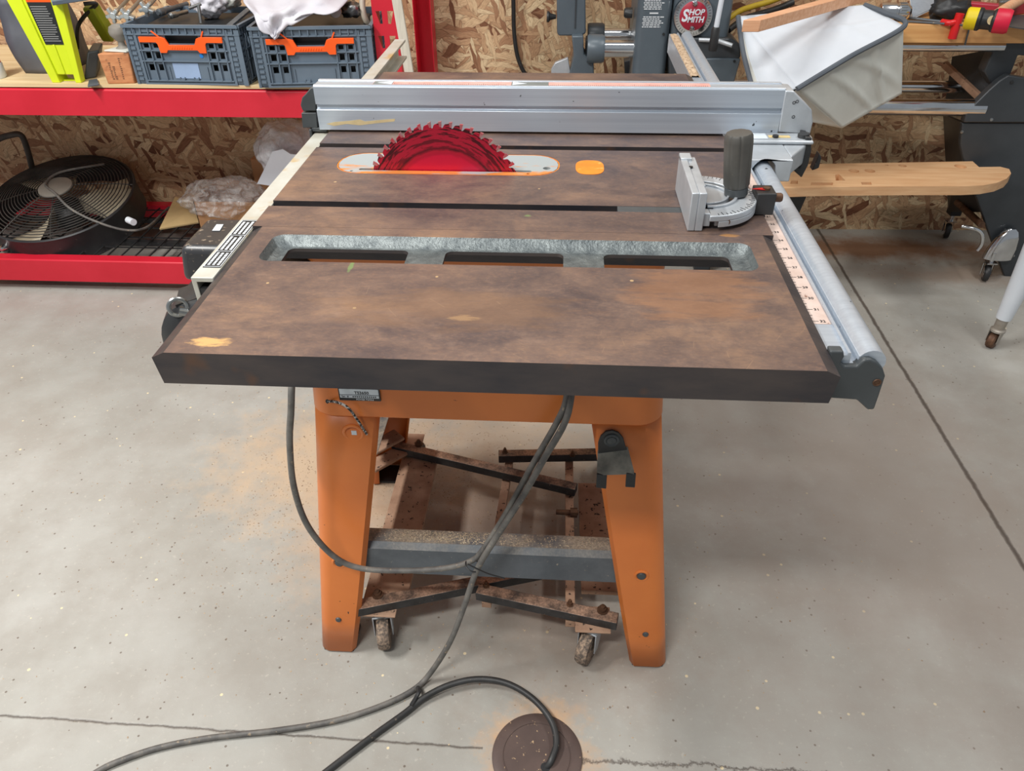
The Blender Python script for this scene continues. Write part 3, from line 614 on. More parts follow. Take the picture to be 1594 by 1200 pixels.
# foot pedals, seen behind the left leg
pd = MB(); a_ = PZ(590, 690, 0.16); pd.bar(PZ(577, 700, 0.165), PZ(622, 676, 0.165), 0.045, 0.008); build(pd, 'foot_pedal', M['dusty'], saw, bevel=0.003)
pd = MB(); pd.bar(PZ(577, 728, 0.11), PZ(628, 700, 0.11), 0.04, 0.01); build(pd, 'foot_pedal', M['dusty'], saw, bevel=0.003)
def caster(p, heading, wr=0.039, top=None):
    top = ZB-0.022 if top is None else top
    h = Vector((math.cos(heading), math.sin(heading), 0)); sd = Vector((-h.y, h.x, 0)); ax = Vector((p[0], p[1], wr)); piv = ax-h*0.018
    m = MB(); m.box(piv.x-0.034, piv.x+0.034, piv.y-0.03, piv.y+0.03, top-0.004, top)
    cs = build(m, 'caster', M['dusty'], saw, bevel=0.001)
    m = MB(); m.lathe([(0.001, 0), (0.025, 0), (0.026, 0.004), (0.022, 0.008), (0.014, top-0.004-2*wr-0.006)], (piv.x, piv.y, 2*wr+0.006), (0, 0, 1), 24)
    build(m, 'caster_swivel', M['steel'], cs)
    m = MB()
    for s_ in (-1, 1):
        o_ = sd*(0.0165*s_)
        m.prism([ax+o_-h*0.008-Vector((0, 0, 0.008)), ax+o_+h*0.008-Vector((0, 0, 0.008)), piv+o_+h*0.024+Vector((0, 0, wr+0.008)), piv+o_-h*0.016+Vector((0, 0, wr+0.008))], sd*0.0025*s_)
    m.hexa([piv+sd*a+h*b+Vector((0, 0, wr+0.004+c)) for c in (0, 0.004) for a, b in ((-0.019, -0.016), (0.019, -0.016), (0.019, 0.024), (-0.019, 0.024))])
    build(m, 'caster_fork', M['alucast'], cs, bevel=0.001)
    build(MB().lathe([(0.006, -0.012), (wr-0.010, -0.012), (wr-0.003, -0.0115), (wr, -0.006), (wr, 0.006), (wr-0.003, 0.0115), (wr-0.010, 0.012), (0.006, 0.012)], ax, sd, 32), 'caster_wheel', M['rubber'], cs)
q = PZ(598, 1012, 0.0); caster((q.x, q.y+0.020), math.radians(-80)); q = PZ(913, 1036, 0.0); caster((q.x, q.y+0.020), math.radians(-115))
caster((0.055, 0.84), math.radians(70)); caster((0.56, 0.83), math.radians(100))

# ------------------------------------------------------------------ rip fence
fence = thing('rip_fence', 'long silver aluminium rip fence lying across the saw table behind the blade', 'fence', (0.38, 0.72, T+0.002))
y0 = 0.700
fpz = [(0.0, 0.004), (0.0, 0.0385), (0.006, 0.040), (0.006, 0.046), (0.0, 0.0475), (0.0, 0.0765), (0.003, 0.0795), (0.008, 0.0795), (0.008, 0.078), (0.034, 0.078), (0.034, 0.0795), (0.042, 0.0795), (0.044, 0.0765), (0.044, 0.004)]
build(MB().prism([(-0.0155, y0+a, T+b) for a, b in fpz], (0.791, 0, 0)), 'fence_bar', M['alu'], fence, bevel=0.0006)
zs_ = T+0.078
sc_ = build(MB().box(0.085, 0.655, y0+0.0095, y0+0.0325, zs_, zs_+0.0005), 'fence_scale', M['tapepink'], fence)
mk = MB(); x = 0.122; k = 0
while x < 0.65:
    if not (0.315 < x < 0.385): mk.box(x-0.0002, x+0.0002, y0+0.0105, y0+0.0105+(0.010 if k % 8 == 0 else 0.006), zs_+0.0005, zs_+0.0008)
    x += 0.00318; k += 1
build(mk, 'scale_graduations', M['inkblk'], sc_, smooth=False)
ar = MB(); ar.prism([(0.092, y0+0.021, zs_+0.0006), (0.118, y0+0.0115, zs_+0.0006), (0.118, y0+0.0305, zs_+0.0006)], (0, 0, 0.0004)); ar.prism([(0.348, y0+0.021, zs_+0.0008), (0.324, y0+0.0305, zs_+0.0008), (0.324, y0+0.0115, zs_+0.0008)], (0, 0, 0.0004))
build(ar, 'scale_arrows', M['white'], sc_, smooth=False)
build(MB().box(0.322, 0.385, y0+0.010, y0+0.032, zs_+0.0005, zs_+0.0008).box(0.0855, 0.119, y0+0.010, y0+0.032, zs_+0.0003, zs_+0.0006), 'scale_dark_blocks', mat('grey_scale_block', (120, 126, 124), None, 20, 0.5), sc_)
gs = [PY(*p, y0-0.0002) for p in ((508, 193), (520, 190), (545, 188), (560, 186), (568, 189), (600, 186), (615, 185), (614, 189), (585, 192), (560, 195), (540, 193), (520, 196))]
build(MB().prism(gs, (0, 0.0006, 0)), 'glue_smear', mat('dried_yellow_glue', (212, 192, 146), None, 60, 0.5), fence)
# rear hook cap
ca = [PY(*p, y0+0.006) for p in ((491, 135), (483, 137), (476, 146), (470, 152), (467.5, 164), (471, 173), (492, 173))]
rc = build(MB().prism(ca, (0, 0.036, 0)), 'fence_tail_cap', M['dkgrey'], fence, bevel=0.0015)
cb_ = [PY(*p, y0+0.004) for p in ((469, 176), (492, 176), (494, 199), (471, 199))]
build(MB().prism(cb_, (0, 0.036, 0)), 'fence_tail_hook', M['dkgrey'], fence, bevel=0.001)
build(MB().box(-0.035, -0.0305, y0+0.0, y0+0.035, T-0.045, T+0.004).box(-0.0305, -0.004, y0+0.004, y0+0.030, T-0.001, T+0.006), 'tail_clamp', M['dkgrey'], fence, bevel=0.001)
# head casting
hp = [PY(*p, y0-0.001) for p in ((1222.5, 141), (1236, 142), (1246, 153), (1264, 171), (1265.5, 191), (1261, 210), (1211.5, 206))]
hd = build(MB().prism(hp, (0, 0.046, 0)), 'fence_head_plate', M['alucast'], fence, bevel=0.002)
for px, py in ((1236, 160), (1241, 158), (1235, 182)): build(MB().torus(PY(px, py, y0-0.0015), (0, 1, 0), 0.0022, 0.0005, 16, 6), 'head_rivet', M['blk'], hd)
# T-square block astride the front rail: section in x-z, long in y
tb = [(0.699, T-0.034), (0.706, T-0.034)] + [(0.7335+0.019*math.cos(math.radians(a)), zr-0.006+0.019*math.sin(math.radians(a))) for a in range(150, 20, -13)] + [(0.754, T-0.034), (0.776, T-0.034), (0.776, T+0.0015), (0.699, T+0.0015)]
tbm = MB(); ya, yb = 0.583, 0.92
tbm.prism([(x, ya, z) for x, z in tb], (0, yb-ya, 0))
build(tbm, 'fence_head_block', M['alucast'], fence, bevel=0.002, seg=3)
build(MB().prism([(0.776, 0.60, T+0.001), (0.812, 0.655, T+0.001), (0.835, 0.70, T+0.001), (0.835, 0.80, T+0.001), (0.776, 0.88, T+0.001)], (0, 0, -0.034)), 'fence_head_shoulder', M['alucast'], fence, bevel=0.003, seg=3)
build(MB().box(0.70, 0.825, 0.655, 0.699, T+0.0015, T+0.008), 'fence_head_step', M['alucast'], fence, bevel=0.003)
cw = MB(); cw.box(0.729, 0.752, 0.664, 0.69, T+0.008, T+0.0095); build(cw, 'cursor_window', M['paper'], fence, bevel=0.001)
for px in (1207, 1247):
    q = PZ(px, 213, T+0.009); build(MB().lathe([(0.0052, 0), (0.005, 0.003), (0.0003, 0.004)], q, (0, 0, 1), 16), 'cursor_screw', M['blk'], fence)
build(MB().box(0.755, 0.79, 0.671, 0.682, T+0.008, T+0.0088), 'glue_smear', mat('dried_glue', (214, 190, 132), None, 40, 0.6), fence)
lv = MB(); lp = [PY(*p, 0.655) for p in ((1256, 214), (1254, 232), (1248, 255), (1240, 268))]
lv.tube([p+Vector((0, 0.02, 0)) for p in lp], lambda t: 0.0095+0.0015*t, 12); lh = build(lv, 'locking_lever', M['blk'], fence)
lw = [PY(*p, 0.66) for p in ((1254, 213), (1264, 215), (1263, 236), (1258, 258), (1248, 277), (1231, 262), (1236, 259), (1244, 262), (1250, 248), (1254, 228))]
build(MB().prism(lw, (0, 0.04, 0)), 'lever_paddle', M['blk'], lh, bevel=0.002)
sl = [PY(*p, 0.78) for p in ((1276, 239), (1279, 246), (1275, 262), (1264, 266), (1270, 252))]
build(MB().prism(sl, (0, 0.02, 0)), 'lever_catch', M['blk'], fence, bevel=0.002)

# ------------------------------------------------------------------ miter gauge
mg = thing('miter_gauge', 'silver miter gauge with a grey upright grip standing in the table slot', 'miter gauge', (0.63, 0.384, T))
z0, z1 = T+0.0005, T+0.052
fcm = MB(); fcm.box(0.5765, 0.586, 0.313, 0.455, z0, z1); fcm.box(0.586, 0.596, 0.313, 0.345, z0, z1); fcm.box(0.586, 0.5985, 0.345, 0.452, z1-0.010, z1-0.002); fcm.box(0.5765, 0.592, 0.435, 0.458, z1-0.004, z1+0.002)
ff = build(fcm, 'fence_face', M['alucast'], mg, bevel=0.0012)
build(MB().cyl((0.587, 0.408, z1-0.0025), (0.587, 0.408, z1+0.0003), 0.0028, n=14), 'face_hole', M['blk'], ff)
zc = T+0.022
def half(r, a0=-90, a1=90, n=28): return [(0.603+r*math.cos(math.radians(a0+(a1-a0)*k/n)), 0.384+r*math.sin(math.radians(a0+(a1-a0)*k/n))) for k in range(n+1)]
def ringprism(m, r0, r1, za, zb_, a0=-90, a1=90):
    A, B = half(r0, a0, a1), half(r1, a0, a1); A_, B_ = m.verts([(x, y, za) for x, y in A]), m.verts([(x, y, za) for x, y in B]); C_, D_ = m.verts([(x, y, zb_) for x, y in A]), m.verts([(x, y, zb_) for x, y in B]); n = len(A)
    for i in range(n-1):
        m.face([A_[i], A_[i+1], B_[i+1], B_[i]]); m.face([C_[i], D_[i], D_[i+1], C_[i+1]]); m.face([B_[i], B_[i+1], D_[i+1], D_[i]]); m.face([A_[i+1], A_[i], C_[i], C_[i+1]])
    m.face([A_[0], B_[0], D_[0], C_[0]]); m.face([A_[-1], C_[-1], D_[-1], B_[-1]])
hm = MB(); hm.box(0.592, 0.606, 0.320, 0.448, T+0.004, zc); hm.prism([(x, y, zc-0.008) for x, y in half(0.036)], (0, 0, 0.008)); ringprism(hm, 0.044, 0.072, zc-0.008, zc)
for a in (-90, 90): hm.box(0.596, 0.612, *sorted((0.384+math.copysign(0.034, a), 0.384+math.copysign(0.050, a))), zc-0.008, zc)
hh = build(hm, 'protractor_head', M['alucast'], mg, bevel=0.0012)
rm_ = MB(); ringprism(rm_, 0.043, 0.047, zc, zc+0.003); ringprism(rm_, 0.033, 0.036, zc, zc+0.003); ringprism(rm_, 0.070, 0.072, zc-0.016, zc-0.008, -80, 80)
build(rm_, 'protractor_ridges', M['alucast'], hh, bevel=0.0006)
dg = MB()
for a in range(-80, 81, 5):
    c_, s_ = math.cos(math.radians(a)), math.sin(math.radians(a)); r0 = 0.0615 if a % 15 == 0 else 0.065
    dg.bar((0.603+c_*r0, 0.384+s_*r0, zc+0.0003), (0.603+c_*0.0695, 0.384+s_*0.0695, zc+0.0003), 0.0005, 0.0006)
build(dg, 'degree_marks', M['inkblk'], hh, smooth=False)
build(MB().box(0.612, 0.634, 0.322, 0.328, T+0.004, zc-0.008), 'stop_lug', M['alucast'], hh, bevel=0.001)
build(MB().cyl((0.626, 0.317, T+0.012), (0.626, 0.324, T+0.012), 0.005, n=12), 'stop_screw', M['rust'], hh)
build(MB().box(0.49, 0.69, 0.3748, 0.3922, T-0.0095, T+0.0), 'guide_bar', M['dkgrey'], mg, bevel=0.0005)
k0 = Vector((0.648, 0.384, zc)); k1 = Vector((0.6385, 0.384, T+0.107)); dk = (k1-k0).normalized()
build(MB().lathe([(0.010, 0), (0.0155, 0.002), (0.0155, 0.012), (0.013, 0.014)], k0, dk, 24), 'grip_collar', M['dkgrey'], mg)
gr = []
L_ = (k1-k0).length
xx = dk.orthogonal().normalized(); yy_ = dk.cross(xx)
for hgt, s_ in ((0.013, 0.9), (0.016, 1.0), (L_-0.012, 1.08), (L_-0.004, 1.04), (L_-0.001, 0.93), (L_, 0.6)):
    gr.append([k0+dk*hgt+(xx*math.cos(t)+yy_*math.sin(t))*(0.0172*s_*(1-0.055*max(0, math.cos(8*t))**6)) for t in [k*2*math.pi/64 for k in range(64)]])
build(MB().loft(gr), 'grip', M['knob'], mg)
pb = build(MB().box(0.672, 0.698, 0.367, 0.400, T+0.0008, T+0.031), 'pointer_block', M['blk'], mg, bevel=0.0015)
build(MB().lathe([(0.006, 0), (0.0062, 0.010), (0.005, 0.012), (0.0003, 0.0125)], (0.698, 0.383, T+0.020), (1, 0, 0), 16), 'stop_pin', M['rust'], mg)
build(MB().prism([(0.668, 0.382, T+0.0315), (0.684, 0.3785, T+0.0315), (0.684, 0.3865, T+0.0315)], (0, 0, 0.001)), 'red_pointer', M['redplastic'], mg)
build(MB().lathe([(0.005, 0), (0.0048, 0.003), (0.0003, 0.004)], (0.687, 0.383, T+0.031), (0, 0, 1), 16), 'pointer_screw', M['rust'], mg)

# ------------------------------------------------------------------ cords
def cordthing(name, label, pts, r, m='cord'):
    return tag(build(MB().tube(pts, r, 10), name, M[m]), label, 'cord')
g = lambda px, py, z: PZ(px, py, z)
mc = [(0.432, 0.345, 0.70), PY(882, 617, 0.30), PY(868, 655, 0.285), PY(828, 725, 0.275), PY(787, 800, 0.27), PY(752, 855, 0.27), PY(735, 872, 0.268), PY(700, 883, 0.265), PY(640, 888, 0.262), PY(565, 885, 0.258), PY(520, 866, 0.255), PY(480, 820, 0.25), PY(458, 760, 0.245), PY(451, 690, 0.24), PY(453, 640, 0.24), PY(454, 600, 0.25), (0.02, 0.32, 0.74)]
cordthing('motor_cord', 'grey cord looping from under the saw table and swinging past the front left leg', mc, 0.0052)
pc = [(0.44, 0.348, 0.70), PY(889, 618, 0.298), PY(878, 660, 0.28), PY(848, 712, 0.268), PY(815, 770, 0.262), PY(770, 840, 0.258), PY(742, 888, 0.255), PY(722, 945, 0.245), PY(700, 1000, 0.232), g(668, 1050, 0.02), g(640, 1076, 0.008), g(590, 1100, 0.0065), g(520, 1122, 0.0065), g(430, 1137, 0.0065), g(330, 1148, 0.0065), g(250, 1163, 0.0065), g(190, 1183, 0.0065), g(150, 1202, 0.0065), g(90, 1245, 0.0065)]
cordthing('power_cord', 'dusty cord dropping from the saw table to the floor and running off to the left', pc, 0.0055)
fc = [g(430, 1262, 0.007), g(512, 1198, 0.007), g(580, 1146, 0.007), g(630, 1110, 0.008), g(660, 1086, 0.012), g(700, 1066, 0.018), g(745, 1057, 0.022), g(790, 1064, 0.022), g(830, 1088, 0.02), g(858, 1122, 0.018), g(866, 1155, 0.016), g(858, 1183, 0.012), g(850, 1195, 0.0)]
cordthing('extension_cord', 'black cord curving up from the floor lid in the foreground', fc, 0.006, 'cordblk')
ts = [g(650, 1070, 0.012), g(652, 1076, 0.02), g(648, 1085, 0.018), g(640, 1098, 0.016)]
tag(build(MB().tube(ts, 0.004, 6), 'cable_tie_strap', M['blk']), 'short black strap binding two cords on the floor', 'strap')
ti = [PY(728, 878, 0.247), PY(740, 884, 0.246), PY(760, 893, 0.25), PY(785, 900, 0.255)]
tag(build(MB().tube(ti, 0.0013, 6).torus(PY(736, 880, 0.262), (0.4, 0, 1), 0.0135, 0.0012, 20, 6), 'cable_tie', M['blk']), 'thin black tie around the two hanging cords', 'cable tie')
# floor lid
lc = Vector((0.3985, 0.088, 0))
lid = thing('drain_cover', 'round brown iron lid set in the concrete with a cord hole', 'lid', lc)
lb = build(MB().lathe([(0.0805, 0.0003), (0.0805, 0.003), (0.079, 0.0042), (0.061, 0.0042), (0.0605, 0.0032), (0.0592, 0.0032), (0.0587, 0.0042), (0.0003, 0.0042)], lc, (0, 0, 1), 64), 'lid_plate', M['rustlid'], lid)
q = g(849, 1194, 0.0045); build(MB().cyl((q.x, q.y, 0.0042), (q.x, q.y, 0.0047), 0.0085, n=20), 'cord_hole', M['labelblk'], lid)
# ------------------------------------------------------------------ red storage rack
YB, ZD = 1.715, 0.726
rack = thing('storage_rack', 'red steel storage rack along the back wall, left of the saw', 'rack', (-1.05, 2.02, 0))
def beam(y0, y1, z0, z1):
    d = 1 if y1 > y0 else -1
    p = [(y0, z0), (y0, z1-0.004), (y0+0.004*d, z1), (y1, z1), (y1, z1-0.016), (y1-0.014*d, z1-0.016), (y1-0.014*d, z0)]
    return build(MB().prism([(-1.98, y, z) for y, z in p], (1.83, 0, 0)), 'beam', M['red'], rack, bevel=0.001)
ub = [PY(0, 179, YB).z, PY(0, 138, YB).z]; lbz = [PY(100, 438, YB).z, PY(100, 405, YB).z]
beam(YB, YB+0.045, ub[0], ub[1]); beam(YB, YB+0.045, lbz[0], lbz[1]); beam(2.255, 2.21, ub[0], ub[1]); beam(2.255, 2.21, lbz[0], lbz[1])
build(MB().box(-1.98, -0.15, YB+0.0065, 2.25, ZD-0.010, ZD), 'wooden_deck', M['ply'], rack)
zw = lbz[1]-0.012
wd_ = MB(); x = -1.95
while x < -0.2: wd_.box(x-0.002, x+0.002, YB+0.04, 2.235, zw, zw+0.004); x += 0.052
y = YB+0.055
while y < 2.235: wd_.box(-1.96, -0.18, y-0.002, y+0.002, zw-0.004, zw); y += 0.085
for y in (YB+0.20, 2.12): wd_.box(-1.96, -0.18, y-0.012, y+0.012, zw-0.02, zw-0.004)
o = build(wd_, 'wire_deck', M['blk'], rack, smooth=False); o['label'] = 'black welded wire mesh deck'
def post(x0, x1, y0, y1, holes=True):
    d = 0.0025; m = MB(); f = y0 if y0 < y1 else y0; sgn = 1 if y1 > y0 else -1
    pr_ = [(x0, y1), (x0, y0), (x1, y0), (x1, y1), (x1-d, y1), (x1-d, y0+d*sgn), (x0+d, y0+d*sgn), (x0+d, y1)]
    m.prism([(x, y, 0.0) for x, y in pr_], (0, 0, 1.6)); o = build(m, 'post', M['red'], rack)
    if holes:
        cs = []; z = 0.78; xm = (x0+x1)/2
        while z < 1.0:
            for sx in (-1, 1):
                c = xm+sx*0.017
                cs.append(MB().prism([(c-0.009, y0-0.01, z+0.016), (c+0.009, y0-0.01, z+0.016), (c+0.004-sx*0.005, y0-0.01, z-0.018), (c-0.004-sx*0.005, y0-0.01, z-0.018)], (0, 0.02, 0)))
            z += 0.066
        cut(o, cs)
    return o
p0, p1 = PY(577, 0, YB+0.03), PY(616, 0, YB+0.03)
post(p0.x, p1.x, YB+0.03, YB+0.115); post(p0.x+0.03, p1.x+0.02, 2.30, 2.226, False); post(-2.02, -1.95, YB+0.03, YB+0.1, False); post(-2.02, -1.95, 2.275, 2.20, False)
zz = 0.2
br = MB(); br.bar((p0.x+0.05, YB+0.10, 0.9), (p0.x+0.05, 2.25, 1.25), 0.012, 0.03); br.bar((p0.x+0.05, YB+0.10, 0.3), (p0.x+0.05, 2.25, 0.62), 0.012, 0.03)
a_, b_ = PY(617, -4, 1.69), PY(629, 66, 1.69); d_ = (b_-a_)/(a_.z-b_.z)
tag(build(MB().bar(a_-d_*0.25, a_+d_*a_.z, 0.026, 0.012, up=(0, 1, 0)), 'wood_strip', mat('white_washed_strip', (214, 206, 190), None, 6, 0.6, stretch=(20, 1, 2)), bevel=0.001), 'pale narrow wooden strip leaning upright against the red rack post', 'strip')
# collapsible crates
CW, CD, CH = 0.352, 0.30, 0.168
def crate(loc, rz, label):
    t = thing('folding_crate', label, 'crate', loc, rz, 'grey folding crates on the red shelf')
    xs = [0, 0.036, 0.050, 0.066, 0.074, 0.080, 0.095, 0.122, 0.224, 0.247, 0.251, 0.266, 0.280, 0.294, 0.309, CW]
    zs = [0, 0.040, 0.058, 0.074, 0.092, 0.104, 0.116, 0.1165, 0.141, CH]
    def panel(name, o, U, Wv, L, hl):
        f = L/CW; m = MB(); W_ = Vector(Wv); U = Vector(U); o = Vector(o)
        m.cells(o+W_*0.004, U, (0, 0, 1), W_*0.003, [x*f for x in xs], zs, hl)
        def rib(x0, x1, z0, z1, dep=0.004): m.cells(o+W_*(0.004-dep), U, (0, 0, 1), W_*dep, [x0*f, x1*f], [z0, z1])
        for x0, x1 in ((0, 0.008), (0.028, 0.036), (0.309, 0.317), (0.337, 0.345)): rib(x0, x1, 0, CH-0.012)
        for x in (0.043, 0.072, 0.100, 0.245, 0.273, 0.301): rib(x-0.0014, x+0.0014, 0.012, 0.128, 0.007)
        for z in (0.012, 0.068, 0.098): rib(0.036, 0.309, z-0.0016, z+0.0016, 0.007)
        rib(0.036, 0.309, 0, 0.006); rib(0.044, 0.300, 0.008, 0.011)
        for k in range(10):
            for x in (0.010, 0.319): rib(x, x+0.014, 0.012+k*0.0145, 0.012+k*0.0145+0.0075)
        rib(0, CW, CH-0.008, CH, 0.008); rib(0, CW, 0.140, 0.144, 0.005)
        for k in range(15): rib(0.006+k*0.0232, 0.009+k*0.0232, 0.143, CH-0.006, 0.006)
        rib(0.05, 0.09, 0.148, 0.156, 0.003); rib(0.26, 0.30, 0.148, 0.156, 0.003)
        if name == 'front_panel':
            for x in (0.113, 0.232):
                rib(x-0.001, x+0.001, 0.012, 0.052, 0.003)
            for x in (0.148, 0.192): rib(x-0.008, x+0.008, 0.013, 0.017, 0.006); rib(x-0.008, x-0.006, 0.012, 0.022, 0.006); rib(x+0.006, x+0.008, 0.012, 0.022, 0.006)
        return build(m, name, M['crate'], t, world=False, smooth=False)
    holes = {(2, 1), (5, 1), (10, 1), (12, 1), (2, 3), (5, 3), (10, 3), (12, 3), (2, 5), (5, 5), (10, 5), (12, 5), (7, 7)}
    fp_ = panel('front_panel', (0, 0, 0), (1, 0, 0), (0, 1, 0), CW, holes)
    panel('back_panel', (CW, CD, 0), (-1, 0, 0), (0, -1, 0), CW, holes)
    sh = {(i, j) for i in (2, 4, 6, 7, 8, 10, 12) for j in (1, 3, 5, 7)}
    panel('side_panel', (0, CD, 0), (0, -1, 0), (1, 0, 0), CD, sh); panel('side_panel', (CW, 0, 0), (0, 1, 0), (-1, 0, 0), CD, sh)
    build(MB().box(0.004, CW-0.004, 0.004, CD-0.004, 0.0005, 0.006), 'crate_bottom', M['crate'], t, world=False)
    hp_ = [(0.045, 0.136), (0.112, 0.136), (0.124, 0.132), (0.133, 0.114), (0.212, 0.114), (0.221, 0.132), (0.233, 0.136), (0.300, 0.136), (0.300, 0.121), (0.250, 0.121), (0.246, 0.116), (0.244, 0.092), (0.224, 0.092), (0.218, 0.100), (0.127, 0.100), (0.121, 0.092), (0.102, 0.092), (0.099, 0.116), (0.095, 0.121), (0.045, 0.121)]
    m = MB(); m.prism([(x, -0.006, z) for x, z in hp_], (0, 0.007, 0))
    for a, b in (((0.108, 0.135), (0.088, 0.152)), ((0.237, 0.135), (0.246, 0.152))): m.bar((a[0], -0.003, a[1]), (b[0], -0.003, b[1]), 0.004, 0.003, up=(0, 1, 0))
    for k in range(9): m.box(0.140+k*0.0075, 0.1435+k*0.0075, -0.0072, -0.006, 0.104, 0.110)
    build(m, 'crate_handle', M['handle'], fp_, world=False, bevel=0.001)
    return t, fp_
c1 = PZ(215, 131, ZD); c1b = PZ(388, 135, ZD); r1 = math.radians(-1.5)
ct1, fp1 = crate((c1.x, c1.y, ZD), r1, 'left grey folding crate with orange handle, bolts and sockets heaped in it')
c2 = PZ(393, 137, ZD); c2b = PZ(566, 125, ZD); r2 = math.radians(5)
ct2, fp2 = crate((c2.x+0.022, c2.y, ZD), r2, 'right grey folding crate half covered by a white cloth')
lab = build(MB().box(0.125, 0.205, 0.0025, 0.0039, 0.018, 0.062), 'pale_sticker', mat('pale_blue_sticker', (150, 172, 204), None, 8, 0.45), fp1, world=False)
build(MB().lathe([(0.006, 0), (0.006, 0.001)], (0.222, 0.0039, 0.083), (0, -1, 0), 20), 'blue_dot', mat('blue_dot', (30, 120, 200), None, 8, 0.5), fp1, world=False)
def W1(x, y, z): return Matrix.LocRotScale(Vector((c1.x, c1.y, ZD)), Matrix.Rotation(r1, 3, 'Z'), None) @ Vector((x, y, z))
def W2(x, y, z): return Matrix.LocRotScale(Vector((c2.x+0.022, c2.y, ZD)), Matrix.Rotation(r2, 3, 'Z'), None) @ Vector((x, y, z))
m = MB(); m.hexa([W1(0.02, 0.03, 0.0065), W1(0.32, 0.03, 0.0065), W1(0.32, 0.27, 0.0065), W1(0.02, 0.27, 0.0065), W1(0.02, 0.03, 0.150), W1(0.32, 0.03, 0.150), W1(0.32, 0.27, 0.155), W1(0.02, 0.27, 0.155)])
tag(build(m, 'tool_case', M['labelblk'], bevel=0.006), 'black plastic tool case filling the left folding crate', 'case')
m = MB(); m.hexa([W2(0.02, 0.03, 0.0065), W2(0.32, 0.03, 0.0065), W2(0.32, 0.27, 0.0065), W2(0.02, 0.27, 0.0065), W2(0.02, 0.03, 0.150), W2(0.32, 0.03, 0.150), W2(0.32, 0.27, 0.155), W2(0.02, 0.27, 0.155)])
tag(build(m, 'tool_case', M['labelblk'], bevel=0.006), 'black plastic tool case filling the right folding crate under the cloth', 'case')
# clamps screws with star heads, lying over the left crate
lbs = ('star-headed zinc bolt poking furthest left over the left crate', 'star-headed zinc bolt in the middle of three over the left crate', 'star-headed zinc bolt furthest right of three over the left crate')
for i, (pa, pb) in enumerate((((178, 22), (200, -2)), ((199, 22), (222, -4)), ((229, 12), (250, -12)))):
    a_, b_ = PY(*pa, 1.80), PY(*pb, 1.93); d_ = (b_-a_).normalized(); t = thing('star_bolt', lbs[i], 'bolt', a_, 0, 'star bolts over the left crate')
    build(MB().cyl(a_, b_+d_*0.05, 0.0055, n=12), 'bolt_shaft', M['steel'], t)
    x = d_.orthogonal().normalized(); y = d_.cross(x); m = MB()
    for k in range(5):
        u = x*math.cos(k*1.2566)+y*math.sin(k*1.2566); m.bar(a_-d_*0.008, a_-d_*0.008+u*0.022, 0.009, 0.016, up=d_)
    m.cyl(a_-d_*0.018, a_+d_*0.004, 0.010, n=12)
    build(m, 'bolt_head', mat('zinc', (206, 214, 218), (180, 190, 196), 20, 0.28, 0.85) if i == 0 else bpy.data.materials['zinc'], t, bevel=0.0015)
zc1 = 0.157
def top1(px, py, z=0): return PZ(px, py, ZD+zc1+z)
bars = [('socket_extension', 'long dark steel socket bar lying across the left crate', (232, 26), (278, 12), 0.011, 'steelgrey'), ('socket_extension', 'short bright socket bar beside the long one in the left crate', (250, 31), (278, 24), 0.009, 'steel'), ('drill_bit', 'thin dark rod lying behind the socket bars in the left crate', (285, 14), (300, 4), 0.005, 'blk')]
for nm, lb_, a, b, r, mm in bars: tag(build(MB().lathe([(r*0.6, 0), (r*0.8, 0.004), (r, 0.006), (r, 0.03), (r*0.7, 0.034), (r*0.7, (top1(*b)-top1(*a)).length)], top1(*a, 0.012)+Vector((0, 0.06, 0)), top1(*b)-top1(*a), 16), nm, M[mm]), lb_, 'tool')
a_ = PY(302, 14, 1.82); t = thing('tee_wrench', 'small bright T-shaped wrench standing at the back of the left crate front', 'wrench', PY(313, 36, 1.80))
build(MB().cyl(PY(294, 13, 1.80), PY(313, 6, 1.82), 0.0045, n=12), 'wrench_bar', M['steel'], t); build(MB().cyl(PY(309, 8, 1.81), PY(313, 36, 1.80), 0.005, n=12), 'wrench_shaft', M['steel'], t)
def lump(name, c, r, sc, m, label, cat, seed=1, amp=0.25, fr=6, sub=4, **kw):
    mb = MB(); bmesh.ops.create_icosphere(mb.b, subdivisions=sub, radius=r)
    for v in mb.b.verts:
        d = v.co.normalized(); q = d*fr*0.35+Vector((seed*3.1, seed*1.7, 0))
        k = 1+amp*noise.noise(q)+amp*0.5*noise.noise(q*2.3)+amp*0.35*abs(noise.noise(q*5))
        v.co = Vector((d.x*sc[0], d.y*sc[1], d.z*sc[2]))*r*k
    zmin = min(v.co.z for v in mb.b.verts)
    for v in mb.b.verts: v.co += Vector(c)
    return tag(build(mb, name, m, angle=3, **kw), label, cat)
lump('rag', PY(326, 6, 1.90), 0.045, (1.1, 1, 0.8), M['cloth'], 'crumpled white rag in the left crate beside the cloth', 'rag', 3, 0.35, 7)
lump('rag', PY(352, -2, 1.95), 0.04, (1, 1, 0.7), M['baggrey'], 'small beige wad at the back between the two crates', 'rag', 5, 0.4, 7)
m = MB(); m.bar(PY(350, 46, 1.74), PY(388, 14, 1.90), 0.02, 0.006)
tag(build(m, 'steel_rule', M['steelgrey'], bevel=0.001), 'dark flat metal bar bridging the gap between the two crates', 'bar')
